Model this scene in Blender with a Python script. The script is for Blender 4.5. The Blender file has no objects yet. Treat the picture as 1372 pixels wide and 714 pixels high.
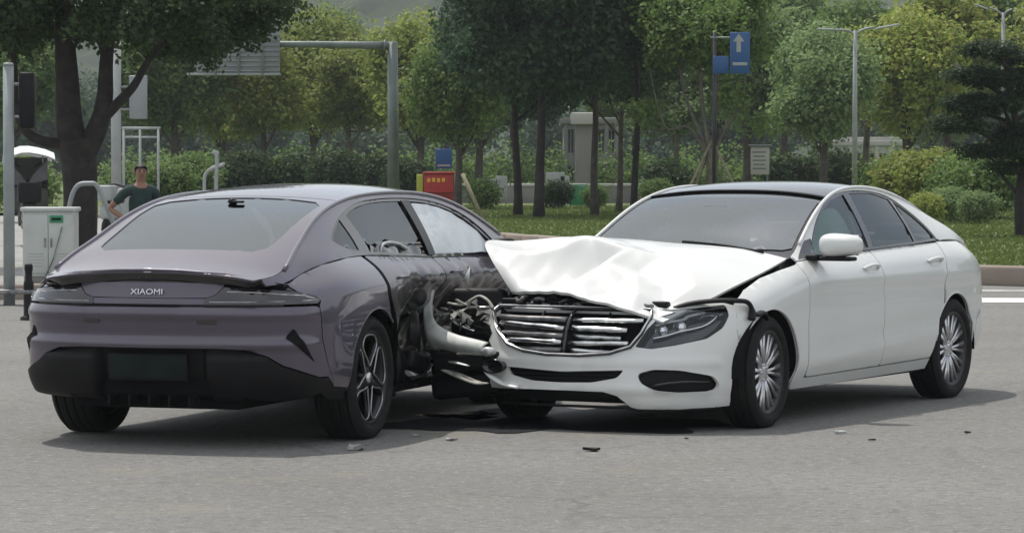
import bpy, bmesh, math, random
import numpy as np
from mathutils import Vector, Matrix
from mathutils.geometry import delaunay_2d_cdt
rad = math.radians
sc = bpy.context.scene
COL = sc.collection
rng = np.random.default_rng(7)

# ------------------------------------------------------------------ camera, light, exposure
cam_d = bpy.data.cameras.new('camera')
cam = bpy.data.objects.new('camera', cam_d)
COL.objects.link(cam)
cam.location = (0, 0, 1.58)
cam.rotation_euler = (rad(90) - math.atan((357 - 216.6) / 4500.0), 0, 0)
cam_d.sensor_width = 36
cam_d.lens = 36 * 4500 / 1372
cam_d.clip_end = 6000
sc.camera = cam

SUN_EL, SUN_AZ = 66.0, -34.0          # azimuth from +Y (away from camera) towards +X
world = bpy.data.worlds.new('World')
sc.world = world
world.use_nodes = True
wn = world.node_tree.nodes
wl = world.node_tree.links
sky = wn.new('ShaderNodeTexSky')
sky.sky_type = 'NISHITA'
sky.sun_disc = False
sky.sun_elevation = rad(SUN_EL)
sky.sun_rotation = rad(SUN_AZ)
sky.altitude = 50
sky.air_density = 1.0
sky.dust_density = 2.5
sky.ozone_density = 0.4
bg = wn['Background']
bg.inputs['Strength'].default_value = 0.135
# bright thin cloud over most of the sky
_tc = wn.new('ShaderNodeTexCoord')
_cn = wn.new('ShaderNodeTexNoise')
_cn.inputs['Scale'].default_value = 2.2
_cn.inputs['Detail'].default_value = 6
_cn.inputs['Roughness'].default_value = .55
wl.new(_tc.outputs['Generated'], _cn.inputs['Vector'])
_cr = wn.new('ShaderNodeMapRange')
_cr.inputs['From Min'].default_value = .38
_cr.inputs['From Max'].default_value = .62
_cr.inputs['To Min'].default_value = .55
_cr.inputs['To Max'].default_value = .95
wl.new(_cn.outputs['Fac'], _cr.inputs['Value'])
_mx = wn.new('ShaderNodeMix')
_mx.data_type = 'RGBA'
_mx.inputs['B'].default_value = (4.3, 4.35, 4.3, 1)
wl.new(_cr.outputs['Result'], _mx.inputs['Factor'])
wl.new(sky.outputs[0], _mx.inputs['A'])
wl.new(_mx.outputs['Result'], bg.inputs['Color'])
sun_d = bpy.data.lights.new('sun', 'SUN')
sun_d.energy = 2.0
sun_d.angle = rad(0.8)
sun_d.color = (1.0, 0.95, 0.87)
sun = bpy.data.objects.new('sun', sun_d)
COL.objects.link(sun)
sun.location = (-10, 60, 60)
_sd = Vector((math.sin(rad(SUN_AZ)) * math.cos(rad(SUN_EL)), math.cos(rad(SUN_AZ)) * math.cos(rad(SUN_EL)), math.sin(rad(SUN_EL))))
sun.rotation_euler = _sd.to_track_quat('Z', 'Y').to_euler()
sc.view_settings.view_transform = 'Standard'
sc.view_settings.look = 'None'
sc.view_settings.gamma = 1
sc.view_settings.exposure = 0.66
sc.cycles.max_bounces = 8
sc.cycles.transparent_max_bounces = 24
sc.cycles.volume_bounces = 0

# ------------------------------------------------------------------ materials
def mat(name, base, rough=0.5, metal=0.0, coat=0.0, spec=0.5, noise=None, bump=None, coat_rough=0.03):
    """noise = (scale, colour2, lo, hi); bump = (scale, strength)"""
    m = bpy.data.materials.new(name)
    m.use_nodes = True
    nt = m.node_tree
    b = nt.nodes['Principled BSDF']
    b.inputs['Base Color'].default_value = (*base, 1)
    b.inputs['Roughness'].default_value = rough
    b.inputs['Metallic'].default_value = metal
    b.inputs['Coat Weight'].default_value = coat
    b.inputs['Coat Roughness'].default_value = coat_rough
    b.inputs['Specular IOR Level'].default_value = spec
    tc = nt.nodes.new('ShaderNodeTexCoord')
    if noise:
        n = nt.nodes.new('ShaderNodeTexNoise')
        n.inputs['Scale'].default_value = noise[0]
        n.inputs['Detail'].default_value = 6
        nt.links.new(tc.outputs['Object'], n.inputs['Vector'])
        r = nt.nodes.new('ShaderNodeMapRange')
        r.inputs['From Min'].default_value = noise[2]
        r.inputs['From Max'].default_value = noise[3]
        nt.links.new(n.outputs['Fac'], r.inputs['Value'])
        x = nt.nodes.new('ShaderNodeMix')
        x.data_type = 'RGBA'
        x.inputs['A'].default_value = (*base, 1)
        x.inputs['B'].default_value = (*noise[1], 1)
        nt.links.new(r.outputs['Result'], x.inputs['Factor'])
        nt.links.new(x.outputs['Result'], b.inputs['Base Color'])
    if bump:
        n2 = nt.nodes.new('ShaderNodeTexNoise')
        n2.inputs['Scale'].default_value = bump[0]
        n2.inputs['Detail'].default_value = 4
        nt.links.new(tc.outputs['Object'], n2.inputs['Vector'])
        bp = nt.nodes.new('ShaderNodeBump')
        bp.inputs['Strength'].default_value = bump[1]
        bp.inputs['Distance'].default_value = 0.01
        nt.links.new(n2.outputs['Fac'], bp.inputs['Height'])
        nt.links.new(bp.outputs['Normal'], b.inputs['Normal'])
    return m

def glass(name, tint, dens, refl=1.0, rough=0.02, ior=1.5):
    """car glass: tinted see-through pane with a fresnel reflection"""
    m = bpy.data.materials.new(name)
    m.use_nodes = True
    nt = m.node_tree
    for n in list(nt.nodes):
        if n.type != 'OUTPUT_MATERIAL':
            nt.nodes.remove(n)
    out = [n for n in nt.nodes if n.type == 'OUTPUT_MATERIAL'][0]
    tr = nt.nodes.new('ShaderNodeBsdfTransparent')
    tr.inputs['Color'].default_value = (*[c * dens for c in tint], 1)
    gl = nt.nodes.new('ShaderNodeBsdfGlossy')
    gl.inputs['Roughness'].default_value = rough
    gl.inputs['Color'].default_value = (refl * .91, refl * .97, refl, 1)
    fr = nt.nodes.new('ShaderNodeFresnel')
    fr.inputs['IOR'].default_value = ior
    geo = nt.nodes.new('ShaderNodeNewGeometry')
    # same reflection from both faces
    mx = nt.nodes.new('ShaderNodeMixShader')
    nt.links.new(fr.outputs[0], mx.inputs[0])
    nt.links.new(tr.outputs[0], mx.inputs[1])
    nt.links.new(gl.outputs[0], mx.inputs[2])
    nt.links.new(mx.outputs[0], out.inputs['Surface'])
    return m

M = {}
M['white'] = mat('white_paint', (0.67, 0.68, 0.67), 0.38, 0, 0.6, noise=(2.2, (0.61, 0.62, 0.605), 0.5, 0.8))
M['purple'] = mat('purple_paint', (0.088, 0.076, 0.106), 0.36, 0.5, 1.0, noise=(3.0, (0.074, 0.064, 0.090), 0.45, 0.75))
def shade_painted():
    """purple paint with shade painted in as near-black lower down, ragged edge"""
    m = mat('shade_painted_purple', (0.105, 0.095, 0.118), 0.40, 0.45, 0.6, bump=(18, .2))
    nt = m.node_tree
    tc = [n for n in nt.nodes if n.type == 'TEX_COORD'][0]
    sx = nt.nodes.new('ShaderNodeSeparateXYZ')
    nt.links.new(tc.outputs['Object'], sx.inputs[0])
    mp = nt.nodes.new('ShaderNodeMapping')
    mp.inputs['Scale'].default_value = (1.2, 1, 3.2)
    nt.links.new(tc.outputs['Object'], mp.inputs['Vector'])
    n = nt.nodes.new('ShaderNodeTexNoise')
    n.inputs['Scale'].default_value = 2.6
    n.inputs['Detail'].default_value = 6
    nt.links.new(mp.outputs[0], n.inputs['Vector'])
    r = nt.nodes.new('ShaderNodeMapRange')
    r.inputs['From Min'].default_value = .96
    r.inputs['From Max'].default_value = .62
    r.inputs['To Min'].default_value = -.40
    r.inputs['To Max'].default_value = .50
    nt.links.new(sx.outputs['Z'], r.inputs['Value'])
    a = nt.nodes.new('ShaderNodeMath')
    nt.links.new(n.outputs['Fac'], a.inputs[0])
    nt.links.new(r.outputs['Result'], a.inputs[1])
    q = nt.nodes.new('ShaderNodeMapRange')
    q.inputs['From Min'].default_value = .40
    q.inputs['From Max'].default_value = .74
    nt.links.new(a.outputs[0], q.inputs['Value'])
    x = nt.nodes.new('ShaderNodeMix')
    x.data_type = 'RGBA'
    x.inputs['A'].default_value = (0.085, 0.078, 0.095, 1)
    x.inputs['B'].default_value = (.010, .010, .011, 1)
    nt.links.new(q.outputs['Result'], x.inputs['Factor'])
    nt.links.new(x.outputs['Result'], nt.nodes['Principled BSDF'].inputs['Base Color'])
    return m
M['shade_painted'] = shade_painted()  # crushed side: shade and dark reflections painted into the colour
M['white_dirty'] = mat('soiled_white_paint', (0.56, 0.58, 0.55), 0.45, 0, 0.3, noise=(6, (0.30, 0.32, 0.30), 0.42, 0.66))
M['black'] = mat('black_plastic', (0.008, 0.008, 0.009), 0.5, spec=0.2, noise=(8, (0.016, 0.016, 0.016), 0.5, 0.8))
M['gloss'] = mat('gloss_black', (0.008, 0.008, 0.009), 0.12, 0, 0.6)
M['dark'] = mat('dark_void', (0.010, 0.010, 0.011), 0.9, spec=0.1)
M['rubber'] = mat('rubber', (0.010, 0.010, 0.0105), 0.75, spec=0.25, noise=(9, (0.024, 0.023, 0.021), 0.5, 0.85), bump=(60, 0.3))
M['chrome'] = mat('chrome', (0.62, 0.63, 0.64), 0.2, 1.0, noise=(14, (0.32, 0.33, 0.34), 0.45, 0.7))
M['alloy'] = mat('alloy', (0.62, 0.62, 0.64), 0.30, 0.85)
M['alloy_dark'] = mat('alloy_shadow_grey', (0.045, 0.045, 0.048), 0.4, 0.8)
M['alloy_dim'] = mat('alloy_edge', (0.36, 0.36, 0.37), 0.35, 0.9)
M['silver'] = mat('silver_plastic', (0.55, 0.56, 0.57), 0.4, 0.3, noise=(20, (0.25, 0.25, 0.25), 0.45, 0.7))
M['steel'] = mat('raw_steel', (0.28, 0.28, 0.29), 0.5, 0.6, noise=(12, (0.08, 0.08, 0.08), 0.4, 0.7))
M['disc'] = mat('brake_steel', (0.05, 0.05, 0.052), 0.5, 0.6)
M['graphite'] = mat('graphite_alloy', (0.035, 0.035, 0.038), 0.35, 0.6)
M['seat'] = mat('seat_leather', (0.035, 0.034, 0.034), 0.55)
M['beige'] = mat('pale_trim', (0.30, 0.31, 0.30), 0.7)
M['bag'] = mat('airbag_cloth', (0.78, 0.82, 0.84), 0.9, noise=(7, (0.68, 0.73, 0.76), 0.4, 0.7), bump=(22, 0.5))
M['bag2'] = mat('airbag_pale_green', (0.36, 0.45, 0.41), 0.85, noise=(5, (0.28, 0.36, 0.33), 0.4, 0.7), bump=(16, .4))
M['shield'] = glass('windscreen_glass', (0.85, 0.95, 0.92), 0.45, 1.0, 0.03, 3.3)
M['shield2'] = glass('backlight_glass', (0.7, 0.75, 0.75), 0.15, 1.0, 0.03, 3.2)
M['tint'] = glass('tinted_glass', (0.75, 0.85, 0.85), 0.35, 1.0, 0.015, 1.6)
M['clear'] = glass('side_glass', (0.8, 0.95, 0.9), 0.8, 1.0, 0.015, 1.55)
M['lens'] = glass('lamp_lens', (0.97, 0.98, 1.0), 0.95, 1.0, 0.02, 1.5)
M['smoke'] = mat('smoked_lens', (0.022, 0.018, 0.022), 0.08, 0, 1.0)
M['lampred'] = mat('lamp_red', (0.045, 0.008, 0.009), 0.15, 0, 1.0)
M['reflect'] = mat('lamp_reflector', (0.8, 0.8, 0.82), 0.18, 1.0)
M['plate'] = mat('number_plate', (0.012, 0.022, 0.019), 0.6, spec=0.12, noise=(5, (0.010, 0.014, 0.014), 0.4, 0.6))
M['badge'] = mat('badge_letters', (0.75, 0.75, 0.77), 0.3, 0.3)
M['foam'] = mat('broken_plastic_grey', (0.46, 0.45, 0.40), 0.7, noise=(16, (0.16, 0.17, 0.16), 0.42, 0.62))

# ------------------------------------------------------------------ object helpers
def mesh(name, V, F, m, smooth=True):
    me = bpy.data.meshes.new(name)
    me.from_pydata([tuple(map(float, v)) for v in V], [], [tuple(map(int, f)) for f in F])
    me.materials.append(m)
    if smooth:
        me.polygons.foreach_set('use_smooth', [True] * len(me.polygons))
    me.update()
    return me

def link(name, me, parent=None, label=None, loc=None, rot=None):
    o = bpy.data.objects.new(name, me)
    COL.objects.link(o)
    if parent is not None:
        o.parent = parent
    if label:
        o['label'] = label
    if loc is not None:
        o.location = loc
    if rot is not None:
        o.rotation_euler = rot
    return o

def thing(name, label, cat, loc=(0, 0, 0), rz=0.0, group=None):
    o = bpy.data.objects.new(name, None)
    COL.objects.link(o)
    o.location = loc
    o.rotation_euler = (0, 0, rz)
    o['label'] = label
    o['category'] = cat
    if group:
        o['group'] = group
    return o

def tag(o, label, cat, group=None):
    o['label'] = label
    o['category'] = cat
    if group:
        o['group'] = group
    return o

def kind(o, k):
    o['kind'] = k
    return o

def bm_mesh(name, bm, m, smooth=True):
    me = bpy.data.meshes.new(name)
    bm.normal_update()
    bm.to_mesh(me)
    bm.free()
    me.materials.append(m)
    if smooth:
        me.polygons.foreach_set('use_smooth', [True] * len(me.polygons))
    return me

def rbox(bm, c, s, r=0.01, rz=0.0, ry=0.0, rx=0.0, seg=2, taper=None):
    """bevelled box; taper=(sx,sy) scales the top"""
    b2 = bmesh.new()
    bmesh.ops.create_cube(b2, size=1)
    for v in b2.verts:
        if taper and v.co.z > 0:
            v.co.x *= taper[0]
            v.co.y *= taper[1]
        v.co = Vector((v.co.x * s[0], v.co.y * s[1], v.co.z * s[2]))
    if r > 0:
        bmesh.ops.bevel(b2, geom=list(b2.edges), offset=min(r, min(s) * 0.45), segments=seg, profile=0.5, affect='EDGES')
    mt = Matrix.Translation(c) @ Matrix.Rotation(rz, 4, 'Z') @ Matrix.Rotation(ry, 4, 'Y') @ Matrix.Rotation(rx, 4, 'X')
    bmesh.ops.transform(b2, matrix=mt, verts=b2.verts)
    tmp = bpy.data.meshes.new('tmp')
    b2.to_mesh(tmp)
    b2.free()
    bm.from_mesh(tmp)
    bpy.data.meshes.remove(tmp)

def crv(P, n=8, closed=False):
    """Catmull-Rom through points, n samples per span"""
    P = np.asarray(P, float)
    m = len(P)
    out = []
    for i in range(m if closed else m - 1):
        if closed:
            a, b, c, d = P[(i - 1) % m], P[i], P[(i + 1) % m], P[(i + 2) % m]
        else:
            a, b, c, d = P[max(i - 1, 0)], P[i], P[i + 1], P[min(i + 2, m - 1)]
        for t in np.arange(n) / n:
            out.append(0.5 * ((2 * b) + (c - a) * t + (2 * a - 5 * b + 4 * c - d) * t * t + (3 * b - a - 3 * c + d) * t ** 3))
    if not closed:
        out.append(P[-1])
    return np.array(out)

def tube(path, r, n=8, caps=True, flat=1.0, up=None):
    """swept tube along a path; r is a number or a list; flat squashes the section along `up`"""
    path = np.asarray(path, float)
    m = len(path)
    rr = np.full(m, r) if np.isscalar(r) else np.asarray(r, float)
    T = np.gradient(path, axis=0)
    T /= np.linalg.norm(T, axis=1, keepdims=True) + 1e-12
    ref = np.array(up if up is not None else (0.13, 0.21, 0.97))
    V, F = [], []
    for i in range(m):
        a = np.cross(T[i], ref)
        la = np.linalg.norm(a)
        if la < 1e-3:
            a = np.cross(T[i], (1, 0, 0))
            la = np.linalg.norm(a)
        a = a / la
        b = np.cross(a, T[i])
        for k in range(n):
            t = 2 * math.pi * k / n
            V.append(path[i] + rr[i] * (math.cos(t) * a + flat * math.sin(t) * b))
    for i in range(m - 1):
        for k in range(n):
            F.append((i * n + k, i * n + (k + 1) % n, (i + 1) * n + (k + 1) % n, (i + 1) * n + k))
    if caps:
        F.append(tuple(range(n - 1, -1, -1)))
        F.append(tuple((m - 1) * n + k for k in range(n)))
    return np.array(V), F

def join(parts):
    V, F = [], []
    off = 0
    for v, f in parts:
        V.append(np.asarray(v, float))
        F += [tuple(int(i) + off for i in q) for q in f]
        off += len(v)
    return np.concatenate(V), F

def lathe(profile, n=48, axis='y', a0=0.0, a1=2 * math.pi):
    """profile of (radius, along-axis) revolved about the axis"""
    V, F = [], []
    m = len(profile)
    full = abs(a1 - a0 - 2 * math.pi) < 1e-6
    ns = n if full else n + 1
    for i in range(ns):
        t = a0 + (a1 - a0) * i / n
        for r, h in profile:
            if axis == 'y':
                V.append((r * math.cos(t), h, r * math.sin(t)))
            else:
                V.append((r * math.cos(t), r * math.sin(t), h))
    for i in range(n):
        j = (i + 1) % ns
        for k in range(m - 1):
            F.append((i * m + k, i * m + k + 1, j * m + k + 1, j * m + k))
    return np.array(V), F

def sstep(x, a, b):
    t = np.clip((np.asarray(x, float) - a) / (b - a), 0, 1)
    return t * t * (3 - 2 * t)

def pip(P, poly):
    x, y = P[:, 0], P[:, 1]
    inside = np.zeros(len(P), bool)
    n = len(poly)
    for i in range(n):
        x0, y0 = poly[i]
        x1, y1 = poly[(i + 1) % n]
        if y0 == y1:
            continue
        c = ((y0 > y) != (y1 > y)) & (x < (x1 - x0) * (y - y0) / (y1 - y0) + x0)
        inside ^= c
    return inside

def resample(poly, res):
    out = []
    n = len(poly)
    for i in range(n):
        a = np.asarray(poly[i], float)
        b = np.asarray(poly[(i + 1) % n], float)
        k = max(1, int(round(np.linalg.norm(b - a) / res)))
        for j in range(k):
            out.append(a + (b - a) * j / k)
    return np.array(out)

def roundc(poly, r, n=4):
    """rounds the corners of a 2-D polygon"""
    poly = [np.asarray(p, float) for p in poly]
    out = []
    m = len(poly)
    for i in range(m):
        p, a, b = poly[i], poly[i - 1], poly[(i + 1) % m]
        da, db = a - p, b - p
        la, lb = np.linalg.norm(da), np.linalg.norm(db)
        d = min(r, la * 0.45, lb * 0.45)
        q0, q1 = p + da / la * d, p + db / lb * d
        for t in np.linspace(0, 1, n):
            out.append((1 - t) ** 2 * q0 + 2 * t * (1 - t) * p + t * t * q1)
    return np.array(out)

class Nat:
    """natural cubic spline as a linear operator on its knot values"""
    def __init__(self, t):
        t = np.asarray(t, float)
        n = len(t)
        h = np.diff(t)
        A = np.eye(n)
        B = np.zeros((n, n))
        for i in range(1, n - 1):
            A[i, i - 1], A[i, i], A[i, i + 1] = h[i - 1] / 6, (h[i - 1] + h[i]) / 3, h[i] / 6
            B[i, i - 1], B[i, i], B[i, i + 1] = 1 / h[i - 1], -1 / h[i - 1] - 1 / h[i], 1 / h[i]
        self.t, self.h, self.D = t, h, np.linalg.solve(A, B)

    def basis(self, q):
        q = np.asarray(q, float)
        t, h = self.t, self.h
        i = np.clip(np.searchsorted(t, q) - 1, 0, len(h) - 1)
        hh = h[i]
        a = (t[i + 1] - q) / hh
        b = 1 - a
        n = len(t)
        I = np.eye(n)
        return a[:, None] * I[i] + b[:, None] * I[i + 1] + ((a ** 3 - a) * hh * hh / 6)[:, None] * self.D[i] + ((b ** 3 - b) * hh * hh / 6)[:, None] * self.D[i + 1]

class Spl:
    def __init__(self, pts):
        p = np.array(sorted(pts), float)
        self.s, self.y = Nat(p[:, 0]), p[:, 1]
        self.lo, self.hi = p[0, 0], p[-1, 0]

    def __call__(self, q):
        q = np.clip(np.atleast_1d(np.asarray(q, float)), self.lo, self.hi)
        return self.s.basis(q) @ self.y

class Lower:
    """lower body: plan outlines (front centre -> left side -> rear centre) stacked over levels.
    u runs along the perimeter; u<0 and u>U are the mirrored right-hand side."""
    def __init__(self, cols, fr, F, S, R, over=None, post=None):
        nl = len(fr)
        C = np.zeros((len(cols), nl, 3))
        for c, (x, y, z0, zt, wf, ws, wr) in enumerate(cols):
            for k in range(nl):
                C[c, k] = (x - F[k] * wf + R[k] * wr, y - S[k] * ws, z0 + (zt - z0) * fr[k])
        for (c, k), p in (over or {}).items():
            C[c, k] = p
        mid = C[:, nl // 2]
        d = np.concatenate([[0], np.cumsum(np.linalg.norm(np.diff(mid, axis=0), axis=1))])
        self.U = d[-1]
        e = 3
        mir = np.array([1, -1, 1.0])
        self.C = np.concatenate([C[1:e + 1][::-1] * mir, C, C[-e - 1:-1][::-1] * mir])
        ue = np.concatenate([-d[1:e + 1][::-1], d, 2 * self.U - d[-e - 1:-1][::-1]])
        self.bu, self.bv = Nat(ue), Nat(fr)
        self.post = post
        self.d = d

    def raw(self, u, v):
        Bu, Bv = self.bu.basis(u), self.bv.basis(v)
        return np.einsum('nc,ckd,nk->nd', Bu, self.C, Bv, optimize=True)

    def vz(self, u, z):
        Bu = self.bu.basis(u)
        Z = np.einsum('nc,ck->nk', Bu, self.C[:, :, 2])
        lo, hi = np.full(len(u), -0.15), np.full(len(u), 1.1)
        for _ in range(26):
            m = (lo + hi) / 2
            zz = (Z * self.bv.basis(m)).sum(1)
            g = zz < z
            lo, hi = np.where(g, m, lo), np.where(g, hi, m)
        return (lo + hi) / 2

    def map(self, P):
        u, z = P[:, 0].astype(float), P[:, 1].astype(float)
        s = np.ones(len(u))
        s[(u < 0) | (u > self.U)] = -1
        uu = np.where(u < 0, -u, np.where(u > self.U, 2 * self.U - u, u))
        q = self.raw(uu, self.vz(uu, z))
        if self.post is not None:
            q = self.post(q)
        q[:, 1] *= s
        return q

    def normal(self, P):
        e = 0.004
        du = self.map(P + (e, 0)) - self.map(P - (e, 0))
        dz = self.map(P + (0, e)) - self.map(P - (0, e))
        n = np.cross(du, dz)
        n /= np.linalg.norm(n, axis=1, keepdims=True) + 1e-12
        return n

    def find(self, ax, val, z, ua, ub):
        """u between ua and ub where coordinate ax equals val at height z (vectorised)"""
        val, z = np.asarray(val, float), np.asarray(z, float)
        ua, ub = np.full(len(val), float(ua)), np.full(len(val), float(ub))
        f = lambda u: self.map(np.stack([u, z], 1))[:, ax] - val
        sa = f(ua) > 0
        for _ in range(24):
            m = (ua + ub) / 2
            same = (f(m) > 0) == sa
            ua, ub = np.where(same, m, ua), np.where(same, ub, m)
        return (ua + ub) / 2

    def pts(self, L):
        """('x',x,z) left side, ('X',x,z) right side reached past the tail, ('Xf',x,z) right side reached past the nose,
        ('f',y,z) nose, ('r',y,z) tail -> (u,z); y may be negative"""
        U = self.U
        out = np.zeros((len(L), 2))
        for grp, ax, ua, ub in ((('x', 'X', 'Xf'), 0, 0, U), (('f',), 1, 0, U * 0.28), (('r',), 1, U, U * 0.72)):
            ix = [i for i, q in enumerate(L) if q[0] in grp]
            if not ix:
                continue
            val = np.array([L[i][1] if ax == 0 else abs(L[i][1]) for i in ix])
            z = np.array([L[i][2] for i in ix])
            u = self.find(ax, val, z, ua, ub)
            for j, i in enumerate(ix):
                k, a = L[i][0], L[i][1]
                w = u[j]
                if k == 'X' or (k == 'r' and a < 0):
                    w = 2 * U - w
                elif k == 'Xf' or (k == 'f' and a < 0):
                    w = -w
                out[i] = (w, z[j])
        return out

class Top:
    """hood, glass, roof, boot: height over (x,y)"""
    def __init__(self, zc, ze, e, p=2.6):
        self.zc, self.ze, self.e, self.p = Spl(zc), Spl(ze), Spl(e), p

    def map(self, P):
        x, y = P[:, 0], P[:, 1]
        t = np.abs(y) / self.e(x)
        ze, zc = self.ze(x), self.zc(x)
        return np.stack([x, y, ze + (zc - ze) * (1 - t ** self.p)], 1)

    def normal(self, P):
        e = 0.004
        n = np.cross(self.map(P + (e, 0)) - self.map(P - (e, 0)), self.map(P + (0, e)) - self.map(P - (0, e)))
        return n / (np.linalg.norm(n, axis=1, keepdims=True) + 1e-12)

class Side:
    """greenhouse side (left): y over (x,z) between belt line and roof rail"""
    def __init__(self, zb, yb, zr, yr, pw=1.35):
        self.zb, self.yb, self.zr, self.yr, self.pw = Spl(zb), Spl(yb), Spl(zr), Spl(yr), pw

    def map(self, P):
        x, z = P[:, 0], P[:, 1]
        zb = self.zb(x)
        s = np.clip((z - zb) / np.maximum(self.zr(x) - zb, 0.03), -0.3, 1.15)
        w = np.sign(s) * np.abs(s) ** self.pw
        return np.stack([x, self.yb(x) + (self.yr(x) - self.yb(x)) * w, z], 1)

    def normal(self, P):
        e = 0.004
        n = np.cross(self.map(P + (0, e)) - self.map(P - (0, e)), self.map(P + (e, 0)) - self.map(P - (e, 0)))
        n /= np.linalg.norm(n, axis=1, keepdims=True) + 1e-12
        n[n[:, 1] < 0] *= -1
        return n

def panel(surf, poly, res=0.035, off=0.0, depth=0.015, holes=(), sgn=1, deform=None, offf=None):
    """a skin of `surf` over a 2-D outline, with a flange turned inwards along every edge -> (V,F)"""
    poly = resample(np.asarray(poly, float), res)
    hs = [resample(np.asarray(h, float), res) for h in holes]
    pts = [poly] + hs
    edges = []
    o = 0
    for q in pts:
        k = len(q)
        edges += [(o + i, o + (i + 1) % k) for i in range(k)]
        o += k
    bnd = np.concatenate(pts)
    lo, hi = poly.min(0), poly.max(0)
    gx = np.arange(lo[0] + res * 0.5, hi[0], res)
    gy = np.arange(lo[1] + res * 0.5, hi[1], res)
    G = np.stack(np.meshgrid(gx, gy, indexing='ij'), -1).reshape(-1, 2)
    if len(G):
        k = pip(G, poly)
        for h in hs:
            k &= ~pip(G, h)
        G = G[k]
    if len(G):
        d = np.full(len(G), 9.0)
        for i in range(0, len(bnd), 256):
            d = np.minimum(d, np.linalg.norm(G[:, None] - bnd[None, i:i + 256], axis=2).min(1))
        G = G[d > res * 0.5]
    allp = np.concatenate([bnd, G]) if len(G) else bnd
    r = delaunay_2d_cdt([Vector(p) for p in allp], edges, [], 0, 1e-6)
    V2 = np.array([tuple(v) for v in r[0]])
    F = np.array([f for f in r[2] if len(f) == 3])
    c = V2[F].mean(1)
    k = pip(c, poly)
    for h in hs:
        k &= ~pip(c, h)
    F = F[k]
    a = V2[F]
    ar = (a[:, 1, 0] - a[:, 0, 0]) * (a[:, 2, 1] - a[:, 0, 1]) - (a[:, 1, 1] - a[:, 0, 1]) * (a[:, 2, 0] - a[:, 0, 0])
    F = F[np.abs(ar) > 1e-9]
    P3, N = surf.map(V2), surf.normal(V2)
    if offf is not None:
        P3 = P3 + N * offf(V2, P3)[:, None]
    P3 = P3 + N * off
    tri = P3[F]
    fn = np.cross(tri[:, 1] - tri[:, 0], tri[:, 2] - tri[:, 0])
    flip = (fn * N[F].mean(1)).sum(1) < 0
    F[flip] = F[flip][:, ::-1]
    faces = [tuple(f) for f in F]
    if depth:
        cnt = {}
        for f in faces:
            for i in range(3):
                e = (f[i], f[(i + 1) % 3])
                cnt[tuple(sorted(e))] = (cnt.get(tuple(sorted(e)), (0,))[0] + 1, e)
        be = [e for n_, e in cnt.values() if n_ == 1]
        ids = sorted({i for e in be for i in e})
        n0 = len(P3)
        top = {i: n0 + j for j, i in enumerate(ids)}
        bot = {i: n0 + len(ids) + j for j, i in enumerate(ids)}
        P3 = np.concatenate([P3, P3[ids], P3[ids] - N[ids] * depth])
        for a_, b_ in be:
            faces.append((top[b_], top[a_], bot[a_], bot[b_]))
    if sgn < 0:
        P3 = P3 * (1, -1, 1)
        faces = [f[::-1] for f in faces]
    if deform is not None:
        P3 = deform(P3)
    return P3, faces

def arc(cx, cz, r, a0, a1, n=14):
    return [(cx + r * math.cos(rad(a)), cz + r * math.sin(rad(a))) for a in np.linspace(a0, a1, n)]

def ridges(P, seed, k, n=5):
    """folded noise in about -1..1 made of crossing creases"""
    r = np.random.default_rng(seed)
    s = np.zeros(len(P))
    for i in range(n):
        d = r.normal(size=3)
        d /= np.linalg.norm(d)
        f = k * r.uniform(0.6, 1.6)
        s += (1 - 2 * np.abs(np.sin(P @ d * f + r.uniform(0, 6.28)))) / n
    return s * 1.6

def facets(P, seed, k, n=4):
    """sheet-metal crumple: flat facets meeting in sharp creases, about -1..1"""
    r = np.random.default_rng(seed)
    s = np.zeros(len(P))
    for i in range(n):
        d = r.normal(size=3)
        d /= np.linalg.norm(d)
        f = k * r.uniform(0.6, 1.5)
        s += (2 * np.abs((P @ d * f + r.uniform(0, 2)) % 2 - 1) - 1) / n
    return s * 1.5

def noise3(P, seed, k, n=6):
    r = np.random.default_rng(seed)
    s = np.zeros(len(P))
    for i in range(n):
        d = r.normal(size=3)
        d /= np.linalg.norm(d)
        s += np.sin(P @ d * k * r.uniform(0.5, 1.7) + r.uniform(0, 6.28)) / n
    return s * 1.5
# ------------------------------------------------------------------ parts shared by both cars
def add(parent, name, VF, m, smooth=True, label=None, sub=False):
    return link(name, mesh(name, VF[0], VF[1], m, smooth), parent, label)

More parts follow.
